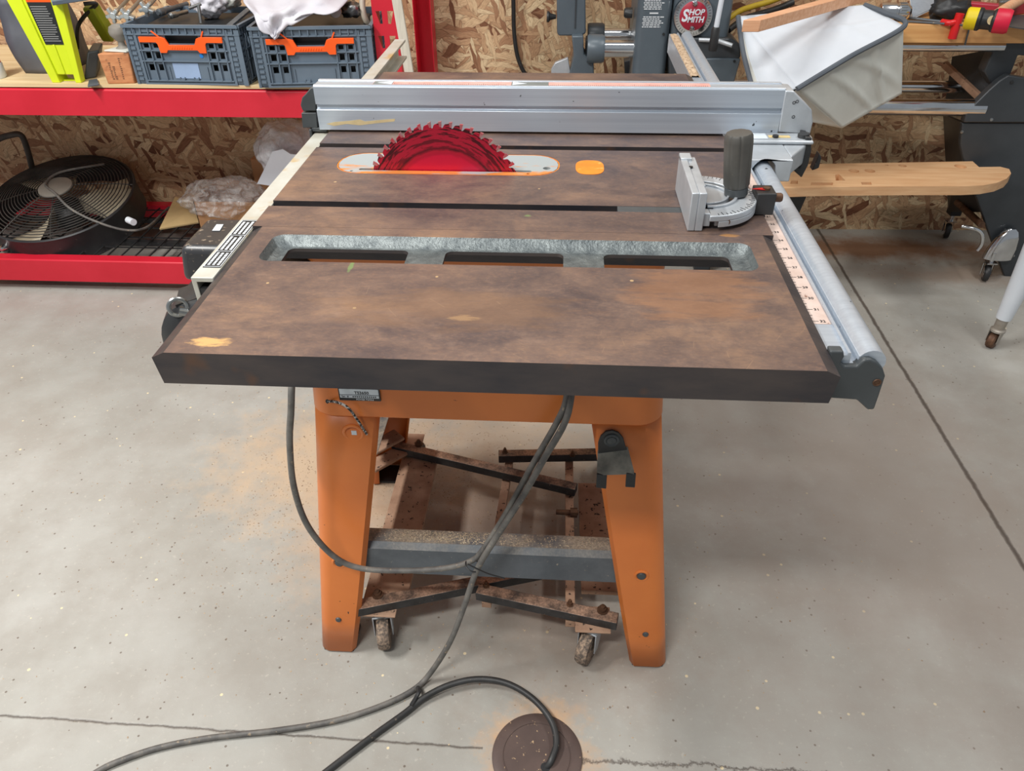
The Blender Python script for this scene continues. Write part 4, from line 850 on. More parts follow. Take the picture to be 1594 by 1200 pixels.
# white cloth over the right crate: a sheet that lies on the heap and falls over the front rim to a point
rows = []
edge = {0: ((372, -40), (560, -40)), 1: ((376, -12), (548, -8)), 2: ((383, 6), (528, 8)), 3: ((392, 18), (500, 18)), 4: ((402, 32), (474, 28)), 5: ((412, 46), (455, 40)), 6: ((424, 58), (436, 52)), 7: ((427, 62), (430, 60))}
dep = {0: 1.95, 1: 1.85, 2: 1.76, 3: 1.715, 4: 1.695, 5: 1.69, 6: 1.69, 7: 1.69}
NR, NC = 42, 30
for i in range(NR+1):
    v = i/NR*7; k = min(int(v), 6); f = v-k
    L = Vector(edge[k][0]).lerp(Vector(edge[k+1][0]), f); R_ = Vector(edge[k][1]).lerp(Vector(edge[k+1][1]), f); dy = dep[k]*(1-f)+dep[k+1]*f
    row = []
    for j in range(NC+1):
        u = j/NC; px = L.x+(R_.x-L.x)*u; py = L.y+(R_.y-L.y)*u
        fold = 0.014*math.sin(u*9+v*1.1)+0.008*math.sin(u*21-v*1.6)+0.02*noise.noise(Vector((u*3, v*0.6, 2)))
        amp = min(1, (7-v)/2.5)
        yy = dy-0.01+0.045*(u if v < 6 else 0)*min(1, v/3)*0.9
        row.append(PY(px, py, yy)+Vector((0, -abs(fold)*amp*0.9, fold*0.5*amp)))
    rows.append(row)
tag(build(MB().grid(rows), 'white_cloth', M['cloth'], solid=0.003, angle=3), 'white cotton cloth draped to a point over the right crate front', 'cloth')
a_, b_ = PY(522, 18, 1.80), PY(508, -8, 1.95); t = thing('caulk_tube', 'beige round-ended tube lying on the right crate', 'tube', a_)
build(MB().cyl(a_, b_, 0.019, 0.021, 24), 'tube_body', M['ply'], t, bevel=0.002); build(MB().cyl(a_-(b_-a_).normalized()*0.004, a_-(b_-a_).normalized()*0.0005, 0.0165, n=24), 'tube_end', M['baggrey'], t)
lump('scrap_metal', PY(546, 14, 1.86), 0.03, (1.2, 1, 0.7), M['steel'], 'crumpled bright metal scrap at the right end of the right crate', 'scrap', 8, 0.5, 8, 3)
h_ = [PY(566, -20, 1.88), PY(564, 4, 1.86), PY(566, 22, 1.85), PY(572, 36, 1.86), PY(579, 40, 1.90), PY(580, 28, 1.95)]
tag(build(MB().tube(h_, 0.009, 12), 'hose', mat('beige_hose', (196, 186, 168), None, 10, 0.5)), 'beige hose looping down beside the perforated red post', 'hose')
# lime-green tool
yl = 1.775; t = thing('power_tool', 'lime green power tool body with a black warning label, standing on the red shelf', 'power tool', PZ(104, 128, ZD))
def LP(px, py, y=yl): return PY(px, py, y)
zl = 1.03
def up(pa, pb, y, z):  # extend the edge through two pixels to a height
    a_, b_ = LP(*pa, y), LP(*pb, y); return a_+(b_-a_)*((z-a_.z)/(b_.z-a_.z))
yb_ = PZ(104, 129, ZD).y
TL, TR, BR, BL = up((82, 130), (10, 0), yb_, zl), up((126, 126), (97, 8), yb_, zl), up((126, 126), (97, 8), yb_, ZD), up((82, 130), (10, 0), yb_, ZD)
def Q(u, v, d=0.0): return (BL.lerp(BR, u)).lerp(TL.lerp(TR, u), v)+Vector((0, d, 0))
m = MB()
m.hexa([Q(0, 0), Q(0.27, 0), Q(0.27, 0, 0.05), Q(0, 0, 0.05), Q(0, 1), Q(0.27, 1), Q(0.27, 1, 0.06), Q(0, 1, 0.06)])
m.hexa([Q(0.8, 0), Q(1, 0.0), Q(1, 0, 0.025), Q(0.8, 0, 0.025), Q(0.8, 1), Q(1, 1), Q(1, 1, 0.03), Q(0.8, 1, 0.03)])
m.hexa([Q(0.27, 0.075, 0.006), Q(0.8, 0.075, 0.006), Q(0.8, 0.075, 0.03), Q(0.27, 0.075, 0.05), Q(0.27, 1, 0.006), Q(0.8, 1, 0.006), Q(0.8, 1, 0.035), Q(0.27, 1, 0.05)])
m.hexa([Q(0.5, 0.085, 0.002), Q(0.55, 0.085, 0.002), Q(0.55, 0.085, 0.0062), Q(0.5, 0.085, 0.0062), Q(0.5, 0.36, 0.002), Q(0.55, 0.36, 0.002), Q(0.55, 0.36, 0.0062), Q(0.5, 0.36, 0.0062)])
m.hexa([Q(0.27, 0.0, 0.02), Q(0.8, 0.0, 0.02), Q(0.8, 0, 0.024), Q(0.27, 0, 0.05), Q(0.27, 0.012, 0.02), Q(0.8, 0.012, 0.02), Q(0.8, 0.012, 0.024), Q(0.27, 0.012, 0.05)])
bdy = build(m, 'tool_body', M['lime'], t, bevel=0.004, seg=3)
m = MB(); v0, v1 = 0.36, 0.74
m.hexa([Q(0.33, v0, 0.0045), Q(0.78, v0, 0.0045), Q(0.78, v0, 0.0065), Q(0.33, v0, 0.0065), Q(0.33, v1, 0.0045), Q(0.78, v1, 0.0045), Q(0.78, v1, 0.0065), Q(0.33, v1, 0.0065)])
wl2 = build(m, 'warning_label', M['labelblk'], bdy)
m = MB(); m.hexa([Q(0.33, v1, 0.0045), Q(0.78, v1, 0.0045), Q(0.78, v1, 0.0065), Q(0.33, v1, 0.0065), Q(0.33, v1+0.08, 0.0045), Q(0.78, v1+0.08, 0.0045), Q(0.78, v1+0.08, 0.0065), Q(0.33, v1+0.08, 0.0065)])
build(m, 'label_header', M['handle'], bdy)
m = MB()
for k in range(16):
    v = v0+0.03+k*0.0205; e = random.uniform(0.66, 0.75)
    m.hexa([Q(0.36, v, 0.0038), Q(e, v, 0.0038), Q(e, v, 0.0045), Q(0.36, v, 0.0045), Q(0.36, v+0.007, 0.0038), Q(e, v+0.007, 0.0038), Q(e, v+0.007, 0.0045), Q(0.36, v+0.007, 0.0045)])
build(m, 'label_lines', mat('grey_print', (150, 150, 150), None, 10, 0.6), wl2, smooth=False)
m = MB(); m.bar(PY(140, 8, 1.93), PY(172, 60, 1.98), 0.04, 0.04); build(m, 'rear_leg', mat('dark_lime_plastic', (150, 164, 30), None, 8, 0.4), t, bevel=0.006)
m = MB(); A = [PZ(82, 9, 0.955), PZ(142, 0, 0.955), PZ(142, -14, 0.955), PZ(76, -14, 0.955)]; m.prism(A, (0, 0, 0.012)); build(m, 'tool_shoe', M['crate'], t, bevel=0.002)
cp_ = [PY(130, 6, 1.90), PY(150, 6, 1.92), PY(138, 18, 1.92), PY(122, 40, 1.93), PY(121, 70, 1.95), PY(124, 95, 2.0)]
build(MB().tube(cp_, 0.006, 10), 'tool_cord', M['cordblk'], t)
# things around it on the upper shelf
q = PZ(20, 123, ZD); q2 = PZ(76, 121, ZD)
m = MB(); m.loft([[(q.x, 1.84, ZD), (q2.x+0.02, 1.84, ZD), (q2.x+0.03, 2.02, ZD), (q.x, 2.02, ZD)], [(q.x-0.012, 1.835, ZD+0.1), (q2.x+0.03, 1.835, ZD+0.1), (q2.x+0.03, 2.0, ZD+0.1), (q.x, 2.0, ZD+0.1)], [(q.x-0.02, 1.85, ZD+0.215), (q2.x+0.02, 1.86, ZD+0.23), (q2.x+0.02, 1.98, ZD+0.23), (q.x, 1.98, ZD+0.21)]])
bmesh.ops.subdivide_edges(m.b, edges=m.b.edges, cuts=5, use_grid_fill=True)
for v in m.b.verts: v.co += Vector((0, 0.018*noise.noise(v.co*9), 0.0))
tag(build(m, 'storage_bag', M['bagdark'], angle=3), 'dark grey nylon bag slumped behind the lime green tool', 'bag')
q = PZ(4, 125, ZD)+Vector((-0.045, 0.03, 0)); t = thing('spray_bottle', 'red bottle with a white base at the far left end of the shelf', 'bottle', q)
build(MB().lathe([(0.034, 0), (0.036, 0.004), (0.036, 0.04), (0.034, 0.044)], q, (0, 0, 1)), 'bottle_base', M['white'], t); build(MB().lathe([(0.033, 0.044), (0.034, 0.10), (0.026, 0.125), (0.012, 0.14), (0.012, 0.16)], q, (0, 0, 1)), 'bottle_body', M['redplastic'], t)
m = MB(); A = [PZ(*p, ZD) for p in ((131, 124), (150, 121), (156, 108), (140, 108))]; m.hexa([*A, *[p+Vector((0.02, 0.03, 0.075)) for p in A]])
tag(build(m, 'battery_block', M['dkgrey'], bevel=0.005, seg=3), 'dark grey plastic block leaning between green tool and wooden box', 'battery')
A = [PZ(*p, ZD+0.0005) for p in ((137, 136), (155, 133), (152, 125), (139, 127))]; tag(build(MB().prism(A, (0, 0, 0.005)), 'metal_scrap', M['steelgrey'], bevel=0.001), 'small grey metal plate lying at the shelf edge', 'plate')
q, q2 = PZ(168, 131, ZD), PZ(210, 130, ZD); zt_ = 0.082
m = MB(); tl, tr_ = PY(151, 84, q.y), PY(199, 82, q2.y)
m.hexa([q, q2, q2+Vector((0.012, 0.09, 0)), q+Vector((0.012, 0.09, 0)), tl, tr_, tr_+Vector((0.012, 0.09, 0)), tl+Vector((0.012, 0.09, 0))])
t = thing('printed_box', 'worn orange-brown printed box wedged against the left crate', 'box', (q+q2)/2)
bx = build(m, 'box_body', M['cratebox'], t, bevel=0.003)
m = MB()
for uu, n_ in ((0.25, 9), (0.36, 7), (0.62, 11)):
    for k in range(n_):
        a_ = q.lerp(q2, uu); b_ = tl.lerp(tr_, uu); p = a_.lerp(b_, 0.16+k*0.065); m.box(p.x, p.x+random.uniform(0.003, 0.007), p.y-0.0006, p.y+0.002, p.z, p.z+0.0026)
build(m, 'box_print', mat('faded_print', (112, 78, 56), None, 10, 0.8), bx, smooth=False)
pc_ = (tl+tr_)/2+Vector((0.012, 0.045, 0.001)); t = thing('knob', 'grey mushroom knob on a curled plate, sitting on the printed box', 'knob', pc_)
kb = PY(177, 57, pc_.y); hgt = max(0.05, kb.z-pc_.z)
build(MB().prism([pc_+Vector(p) for p in ((-0.045, -0.03, 0), (0.03, -0.042, 0), (0.055, 0.0, 0.0), (0.04, 0.03, 0), (-0.02, 0.03, 0))], (0, 0, 0.005)), 'knob_plate', M['baggrey'], t, bevel=0.0015)
build(MB().lathe([(0.02, 0.005), (0.011, 0.012), (0.009, hgt*0.45), (0.016, hgt*0.6), (0.026, hgt*0.85), (0.0275, hgt*1.05), (0.023, hgt*1.3), (0.012, hgt*1.42), (0.0003, hgt*1.45)], pc_, (0, 0, 1)), 'knob_grip', mat('grey_glazed_knob', (150, 144, 136), (128, 122, 114), 10, 0.45), t)

# ------------------------------------------------------------------ lower shelf
fan = None
FC = Vector((-1.475, 2.0, 0.245)); tilt = math.radians(14); FN = Vector((0, -math.sin(tilt), math.cos(tilt))); FX = Vector((1, 0, 0)); FY = FN.cross(FX); FR = 0.262
fan = thing('drum_fan', 'black drum fan with dusty beige blades lying on the lower shelf', 'fan', (FC.x, FC.y, zw+0.004))
def FP(x, y, z=0): return FC+FX*x+FY*y+FN*z
m = MB(); n_ = 56
for r, za, zb_ in ((FR+0.006, -0.115, 0.004),):
    for rr0, rr1 in ((r, r-0.004),):
        A = [[FP(math.cos(t)*q, math.sin(t)*q, z) for t in [k*2*math.pi/n_ for k in range(n_)]] for q, z in ((rr0, za), (rr0+0.004, za+0.006), (rr0, za+0.014), (rr0, zb_-0.012), (rr0+0.004, zb_-0.004), (rr0, zb_), (rr1, zb_), (rr1, za))]
        m.loft(A, cap=False)
build(m, 'drum', M['blk'], fan, angle=0.5)
m = MB()
for k in range(17):
    r = 0.066+k*0.0116; m.torus(FP(0, 0, 0.004+0.04*(1-(r/FR)**2)), FN, r, 0.0020, 48, 5)
build(m, 'grille', M['fanwire'], fan)
m = MB()
for k in range(8):
    a = k*math.pi/4+0.3; m.tube([FP(math.cos(a)*r, math.sin(a)*r, 0.002+0.04*(1-(r/FR)**2)) for r in (0.04, 0.13, 0.2, FR)], 0.002, 5, 3)
build(m, 'grille_spokes', M['fanwire'], fan)
build(MB().lathe([(0.062, 0.038), (0.060, 0.044), (0.045, 0.047), (0.0003, 0.048)], FP(0, 0, 0), FN, 32), 'grille_cap', mat('dusty_cap', (146, 140, 130), None, 10, 0.6), fan)
for k in range(3):
    a0 = math.radians(12+120*k); m = MB(); rws = []
    for i in range(7):
        r = 0.055+(FR-0.075)*i/6; hw = 0.42*min(1, 0.35+i/5); rws.append([FP(math.cos(a0+hw*s_)*r, math.sin(a0+hw*s_)*r, -0.045+0.030*s_) for s_ in (-1, -0.5, 0, 0.5, 1)])
    build(m.grid(rws), 'fan_blade', M['fanblade'], fan, solid=0.002, angle=3)
build(MB().lathe([(0.001, -0.105), (0.06, -0.105), (0.06, -0.05), (0.04, -0.03), (0.001, -0.028)], FC, FN, 28), 'fan_motor', M['blk'], fan)
hdl = [PY(-40, 262, 2.15), PY(-10, 222, 2.12), PY(18, 210, 2.12), PY(34, 212, 2.13), PY(44, 238, 2.15), PY(50, 262, 2.17)]
build(MB().tube(hdl, 0.011, 12, 6), 'carry_handle', M['fanwire'], fan)
fcord = [FP(0.12, 0.16, 0.036), FP(-0.01, 0.08, 0.052), FP(-0.03, 0.0, 0.056), PY(85, 300, 1.92), PY(110, 325, 1.86), PY(150, 345, 1.85), PY(195, 358, 1.87), PY(228, 354, 1.93), PZ(255, 330, zw+0.008), PZ(268, 318, zw+0.008)]
build(MB().tube(fcord, 0.0045, 8), 'fan_cord', M['cord'], fan)
q = PY(208, 346, 1.83); build(MB().cyl(q+Vector((-0.03, 0.02, 0)), q+Vector((0.0, 0, 0)), 0.012, n=16), 'fan_foot', M['white'], fan)
q = PY(12, 385, 1.79); build(MB().lathe([(0.012, 0), (0.016, 0.004), (0.016, 0.014), (0.006, 0.03)], q, (-0.3, -1, 0.2), 16), 'fan_clip', M['chrome'], fan)
# cardboard box, film, bag, scrap board
zf = zw+0.0042
q = PZ(312, 356, zf); q2 = PZ(432, 352, zf); bw = q2.x-q.x
t = thing('cardboard_box', 'open brown cardboard box on the lower shelf under clear film', 'box', ((q.x+q2.x)/2, q.y+0.11, zf))
m = MB(); m.cells((q.x, q.y, zf), (1, 0, 0), (0, 0, 1), (0, 0.003, 0), [0, bw], [0, 0.11]).cells((q.x, q.y+0.22, zf), (1, 0, 0), (0, 0, 1), (0, 0.003, 0), [0, bw], [0, 0.11]).cells((q.x, q.y, zf), (0, 1, 0), (0, 0, 1), (0.003, 0, 0), [0, 0.22], [0, 0.11]).cells((q2.x, q.y, zf), (0, 1, 0), (0, 0, 1), (-0.003, 0, 0), [0, 0.22], [0, 0.11]).box(q.x, q2.x, q.y, q.y+0.22, zf, zf+0.003)
bb = build(m, 'box_body', M['card'], t, smooth=False)
lump('plastic_film', PY(348, 307, q.y+0.06), 0.105, (1.5, 1.05, 0.62), M['film'], 'crinkled clear plastic film bunched over the cardboard box', 'plastic film', 2, 0.22, 6, 5)
lump('plastic_bag', PY(446, 236, 2.06), 0.115, (0.95, 0.8, 1.0), M['film2'], 'white plastic bag standing behind the rear rail of the saw', 'plastic bag', 4, 0.2, 4, 5)
m = MB(); m.prism([PY(*p, 1.94) for p in ((424, 236), (440, 232), (452, 240), (480, 242), (470, 280), (440, 292), (400, 286), (412, 262))], (0, 0.004, 0)); tag(build(m, 'paper_sheet', M['white']), 'folded white paper in front of the white plastic bag', 'paper')
A = [PZ(*p, zf+0.0004) for p in ((249, 358), (312, 347), (318, 330), (277, 321))]; A[2].z += 0.03; A[3].z += 0.035
m = MB(); m.hexa([*A, *[p+Vector((0, -0.002, 0.006)) for p in A]]); tag(build(m, 'foam_scrap', mat('yellow_foam', (222, 192, 138), None, 8, 0.8)), 'pale yellow foam offcut propped against the cardboard box', 'foam')
m = MB(); q = PZ(425, 300, zf); m.box(q.x, q.x+0.24, q.y-0.16, q.y+0.04, zf, zf+0.2); tag(build(m, 'cardboard_box', M['card'], bevel=0.002), 'closed cardboard box on the lower shelf beneath the white bag', 'box')

# ------------------------------------------------------------------ wall cable
wc = [PY(796, -40, 2.30), PY(799, 0, 2.31), PY(800, 45, 2.32), PY(804, 80, 2.32), PY(811, 103, 2.32), PY(824, 125, 2.32), PY(850, 160, 2.3)]
tag(build(MB().tube(wc, 0.0075, 10), 'hanging_cable', M['blk']), 'black cable hanging down the wooden wall behind the saw', 'cable')

# ------------------------------------------------------------------ grey multipurpose machine
YM = 1.95
mac = thing('woodworking_machine', 'big grey multipurpose woodworking machine with chrome tubes against the wall', 'machine', (1.3, 2.1, 0))
def PM(px, py, y=YM): return PY(px, py, y)
def rbox(m, x0, x1, y0, y1, z0, z1, r): return m.loft([rrect(x0, x1, y0, y1, r, z) for z in (z0, z1)])
xl, xm_, xr = PM(987, 80).x, PM(1041, 80).x, PM(1143, 60).x
hsm = MB(); rbox(hsm, xl, xm_-0.0015, YM, YM+0.28, 0.60, 1.22, 0.025); hs1 = build(hsm, 'headstock_cover', M['smith'], mac, bevel=0.004)
hsm = MB(); rbox(hsm, xm_+0.0005, PM(1138, 40).x, YM+0.006, YM+0.28, 0.80, 1.22, 0.02); hs2 = build(hsm, 'headstock', M['smith'], mac, bevel=0.004)
A = [(1041, 58), (1140, 60), (1153, 70), (1153, 88), (1146, 100), (1140, 135), (1042, 135)]
hs3 = build(MB().prism([PM(*p, YM-0.015) for p in A], (0, 0.28, 0)), 'headstock_base', M['smithdk'], mac, bevel=0.006, seg=3)
A = [(1085, 92), (1118, 91), (1153, 92), (1141, 135), (1088, 135)]; build(MB().prism([PM(*p, YM-0.024) for p in A], (0, 0.02, 0)), 'base_cover', M['smith'], mac, bevel=0.003)
build(MB().lathe([(0.004, 0), (0.004, 0.004)], PM(1033, 53)+Vector((0, 0, 0)), (0, -1, 0), 12), 'cover_screw', M['labelblk'], mac)
build(MB().lathe([(0.004, 0), (0.004, 0.004)], PM(1143, 95, YM-0.024), (0, -1, 0), 12), 'cover_screw', M['labelblk'], mac)
# printed instructions, too small to read
m = MB(); py = 2.0
x0, x1 = PM(1001, 20).x, PM(1035, 20).x
yt = YM-0.0004; z = PM(1017, -22).z; zend = PM(1017, 46).z; k = 0
while z > zend:
    if k % 9 == 4: m.box(x0+0.02, x1-0.02, yt-0.0003, yt, z-0.004, z)
    elif k % 9 not in (3, 5):
        x = x0+0.002*(k % 2); e = x1-random.uniform(0, 0.014)
        while x < e: L = random.uniform(0.004, 0.012); m.box(x, min(x+L, e), yt-0.0003, yt, z-0.0028, z); x += L+0.002
    z -= 0.0056; k += 1
build(m, 'instruction_print', M['ink'], hs1, smooth=False)
# speed dial with badge
dc = PM(1079, 24.5, YM-0.012); rd = (PM(1110, 24.5, YM-0.012)-dc).length
dn = Vector((0, -1, 0))
dial = build(MB().lathe([(rd*0.9, 0.0), (rd, 0.004), (rd, 0.016), (rd*0.96, 0.020), (rd*0.70, 0.022), (0.0003, 0.022)], dc+Vector((0, 0.018, 0)), dn, 48), 'speed_dial', M['chrome'], mac)
bdg = build(MB().lathe([(rd*0.69, 0.0), (rd*0.69, 0.0235), (rd*0.67, 0.0245), (0.0003, 0.0245)], dc+Vector((0, 0.018, 0)), dn, 48), 'dial_badge', M['dialred'], dial)
yt = dc.y+0.018-0.0247; m = MB()
m.text('S', (dc.x-rd*0.44, yt, dc.z), (1, 0, 0), (0, 0, 1), rd*0.78, depth=0.0005, shear=0.18, weight=0.03, sx=0.85)
m.text('HOP', (dc.x+rd*0.13, yt, dc.z+rd*0.17), (1, 0, 0), (0, 0, 1), rd*0.38, depth=0.0005, shear=0.18, weight=0.03, sx=0.98)
m.text('MITH', (dc.x+rd*0.12, yt, dc.z-rd*0.17), (1, 0, 0), (0, 0, 1), rd*0.38, depth=0.0005, shear=0.18, weight=0.03, sx=0.92)
build(m, 'badge_lettering', M['white'], dial, smooth=False)
for sz in (1, -1): build(MB().lathe([(0.0085, 0), (0.007, 0.004), (0.0003, 0.006)], (dc.x, yt, dc.z+sz*rd*0.58), dn, 20), 'dial_screw', M['chrome'], dial)
m = MB()
for k in range(40):
    a = k*2*math.pi/40; c_, s_ = math.cos(a), math.sin(a)
    m.bar((dc.x+c_*rd*0.78, dc.y-0.0040, dc.z+s_*rd*0.78), (dc.x+c_*rd*0.9, dc.y-0.0030, dc.z+s_*rd*0.9), 0.001, 0.0012, up=(0, 1, 0))
build(m, 'dial_marks', M['inkblk'], dial, smooth=False)
# quill lever
a_, b_, c_ = PM(1127, -20, 1.84), PM(1115, 42, 1.84), PM(1109, 79, 1.84)
lv = build(MB().cyl(a_, b_, 0.0075, n=14).cyl(a_, a_+Vector((0, 0.12, 0)), 0.01, n=14), 'feed_lever', M['white'], mac)
build(MB().lathe([(0.010, 0), (0.0125, 0.006), (0.0135, (c_-b_).length*0.9), (0.011, (c_-b_).length)], b_, c_-b_, 16), 'lever_grip', M['blk'], lv)
build(MB().cyl(PM(1088, 62, YM-0.018), PM(1116, 63, YM-0.03), 0.006, n=10).cyl(PM(1116, 63, YM-0.03), PM(1140, 71, YM-0.05), 0.0065, n=10), 'lock_rod', M['alucast'], mac)
# sawdust on the ledge
# left end stand and tubes
A = [(866, -40), (911, -40), (912, 52), (905, 56), (870, 56), (867, 52)]
stn = build(MB().prism([PM(*p, 2.03) for p in A], (0, 0.12, 0)), 'end_column', M['smith'], mac, bevel=0.006, seg=3)
build(MB().box(PM(896, 20, 2.03).x-0.002, PM(896, 20, 2.03).x+0.002, 2.0275, 2.034, 0.83, 1.2), 'column_seam', M['smithdk'], stn)
build(MB().lathe([(0.016, 0), (0.017, 0.006), (0.010, 0.012), (0.006, 0.03)], PM(857, 26, 2.05)-Vector((0.012, 0, 0)), (1, 0, 0), 20), 'column_knob', M['blk'], stn)
A = [(890, 56), (908, 56), (909, 85), (924, 96), (926, 160), (880, 160), (886, 118), (893, 86)]
build(MB().prism([PM(*p, 2.0) for p in A], (0, 0.1, 0)), 'column_foot', M['smith'], mac, bevel=0.004)
A = [(858, 108), (864, 98), (884, 90), (888, 112), (874, 130), (858, 130)]
build(MB().prism([PM(*p, 2.02) for p in A], (0, 0.02, 0)), 'foot_bracket', M['alucast'], mac, bevel=0.002)
cc = PM(931, 76, 2.0); t_ = (PM(985, 76, 2.0)-PM(931, 76, 2.0)).normalized()
build(MB().lathe([(0.040, -0.035), (0.043, -0.03), (0.043, 0.012), (0.039, 0.02)], (cc.x, 2.0, cc.z), (1, 0, 0), 28), 'tube_collar', M['smith'], mac)
build(MB().cyl((cc.x, 2.0, cc.z), (xl+0.05, 2.0, cc.z), 0.0265, n=28), 'way_tube', M['chrome'], mac)
c3 = PM(931, 55, 2.12)
build(MB().lathe([(0.036, -0.035), (0.038, -0.03), (0.038, 0.012), (0.034, 0.02)], (c3.x-0.0, 2.12, c3.z), (1, 0, 0), 28), 'tube_collar', M['smithdk'], mac)
build(MB().cyl((c3.x, 2.12, c3.z), (xl+0.05, 2.12, c3.z), 0.022, n=28), 'way_tube', M['chrome'], mac)
build(MB().box(PM(912, 60, 2.05).x, cc.x-0.03, 2.03, 2.1, PM(912, 108, 2.03).z, PM(912, 60, 2.05).z), 'column_link', M['smithdk'], mac, bevel=0.003)
build(MB().lathe([(0.016, 0), (0.016, 0.02), (0.012, 0.026)], PM(984, 20, 2.08), (-1, 0, 0), 8), 'side_knob', M['blk'], mac)
build(MB().prism([PM(*p, 2.1) for p in ((972, 96), (986, 92), (986, 135), (974, 135))], (0, 0.05, 0)), 'headstock_lug', M['smithdk'], mac, bevel=0.002)
# bench tubes at the right
zt1 = PY(1450, 72, 2.01).z
build(MB().cyl((1.0, 2.01, zt1), (PY(1562, 72, 2.01).x, 2.01, zt1), 0.0155, n=24), 'bench_tube', M['chrome'], mac)
build(MB().cyl((1.0, 2.20, zt1), (PY(1562, 72, 2.01).x, 2.20, zt1), 0.0155, n=24), 'bench_tube', M['chrome'], mac)
z2 = PY(1450, 167, 2.0).z; xe = PY(1531, 167, 2.0).x
build(MB().cyl((0.95, 2.0, z2), (xe, 2.0, z2), 0.026, n=28), 'lower_tube', M['chrome'], mac)
z3 = PY(1440, 135, 2.18).z; build(MB().cyl((0.95, 2.18, z3), (PY(1490, 135, 2.18).x+0.06, 2.18, z3), 0.020, n=28), 'lower_tube', M['chrome'], mac)
# left support of the tubes, hidden behind the saw
build(MB().box(0.92, 0.98, 1.97, 2.28, 0.0, 0.62), 'end_leg', M['smithdk'], mac, bevel=0.006)
YL = 1.985
A = [(1498, 192), (1640, 192), (1640, 452), (1572, 452), (1551, 395), (1524, 318), (1500, 250), (1495, 225)]
build(MB().prism([PM(*p, YL) for p in A], (0, 0.02, 0)), 'end_panel', M['smithdk'], mac, bevel=0.003)
A = [(1505, 175), (1540, 140), (1556, 126), (1570, 117), (1600, 122), (1640, 132), (1640, 191), (1500, 191)]
build(MB().prism([PM(*p, YL-0.008) for p in A], (0, 0.03, 0)), 'end_casting', M['smithdk'], mac, bevel=0.004)
A = [(1555, 60), (1700, 60), (1700, 98), (1585, 86), (1572, 120), (1545, 135), (1532, 112)]
build(MB().prism([PM(*p, YL+0.03) for p in A], (0, 0.05, 0)), 'top_casting', M['smithdk'], mac, bevel=0.004)
A = [PY(1468, 178, 2.32), PY(1500, 192, 2.005), PY(1530, 330, 2.005), PY(1476, 330, 2.32)]
build(MB().prism(A, (0.015, 0, 0)), 'side_panel', M['blk'], mac)
A = [PY(1482, 88, 2.26), PY(1560, 74, 2.03), PY(1540, 170, 2.0), PY(1470, 168, 2.26)]
build(MB().prism(A, (0.02, 0, 0)), 'tilt_bracket', M['smithdk'], mac)
build(MB().bar(PY(1470, 100, 2.2), PY(1532, 158, 2.01), 0.014, 0.02).bar(PY(1474, 160, 2.2), PY(1532, 162, 2.01), 0.014, 0.02), 'bracket_rib', M['dusty'], mac)
for p in ((1543, 186, YL-0.008), (1565, 358, YL), (1577, 398, YL), (1575, 128, YL-0.008), (1497, 205, YL+0.0)):
    build(MB().lathe([(0.0055, 0), (0.005, 0.003), (0.0003, 0.004)], PM(p[0], p[1], p[2]), (0, -1, 0), 14), 'panel_bolt', M['steel'] if p[1] > 150 else M['blk'], mac)
def mcaster(p, wr=0.030):
    q = Vector((p.x, p.y, wr)); m = MB(); m.lathe([(0.006, -0.010), (wr-0.009, -0.010), (wr-0.002, -0.0085), (wr, -0.004), (wr, 0.004), (wr-0.002, 0.0085), (wr-0.009, 0.010), (0.006, 0.010)], q, Vector((1, -0.35, 0)), 28)
    cs = build(m, 'caster_wheel', M['blk'], mac)
    build(MB().lathe([(wr*0.62, -0.0105), (wr*0.62, 0.0105)], q, Vector((1, -0.35, 0)), 24), 'wheel_hub', M['chrome'], cs)
    m = MB()
    for s_ in (-1, 1):
        o_ = Vector((1, -0.35, 0)).normalized()*0.0145*s_
        m.prism([q+o_+Vector((-0.006, -0.004, -0.006)), q+o_+Vector((0.004, 0.006, -0.006)), q+o_+Vector((0.008, 0.02, wr+0.012)), q+o_+Vector((-0.012, -0.012, wr+0.012))], o_.normalized()*0.002)
    m.box(q.x-0.018, q.x+0.018, q.y-0.015, q.y+0.022, wr*2+0.010, wr*2+0.014); m.cyl((q.x, q.y, wr*2+0.014), (q.x, q.y, wr*2+0.05), 0.008, n=14)
    build(m, 'caster_fork', M['chrome'], cs)
q = PZ(1531, 436, 0); mcaster(q)
cn = MB(); base = Vector((q.x+0.025, q.y+0.015, 0.082))
rings = []
for h, w, d in ((0, 0.052, 0.04), (0.04, 0.050, 0.04), (0.08, 0.040, 0.034), (0.105, 0.026, 0.026), (0.115, 0.012, 0.014)):
    rings.append([base+Vector((math.cos(t)*w+h*0.10, math.sin(t)*d*0.6, h)) for t in [k*2*math.pi/28 for k in range(28)]])
build(cn.loft(rings), 'caster_cover', M['chrome'], mac)
build(MB().tube([PY(1497, 352, 1.95), PY(1508, 354, 1.94), PY(1522, 358, 1.93), PY(1529, 366, 1.93), PY(1528, 380, 1.93), PY(1521, 390, 1.93)], 0.006, 10), 'foot_lever', M['chrome'], mac)
build(MB().cyl(PY(1490, 315, 2.2), PY(1528, 350, 1.97), 0.012, n=14), 'caster_axle', M['rust'], mac)
q = PZ(1468, 366, 0); q.y -= 0.02; mcaster(q); build(MB().box(q.x-0.02, q.x+0.02, q.y-0.02, q.y+0.02, 0.10, 0.24), 'rear_leg', M['blk'], mac)

# ------------------------------------------------------------------ plank and the tools on it
YP = 1.978; zp0 = zt1+0.0158; zp1 = PY(1400, 38, YP).z
t = tag(build(MB().box(PY(1340, 50, YP).x, 2.25, YP, 2.26, zp0, zp1), 'bench_plank', M['pine'], bevel=0.002), 'thick pine plank laid across the machine tubes at upper right', 'plank')
def on(px, py, z=0.0): return PZ(px, py, zp1+z)
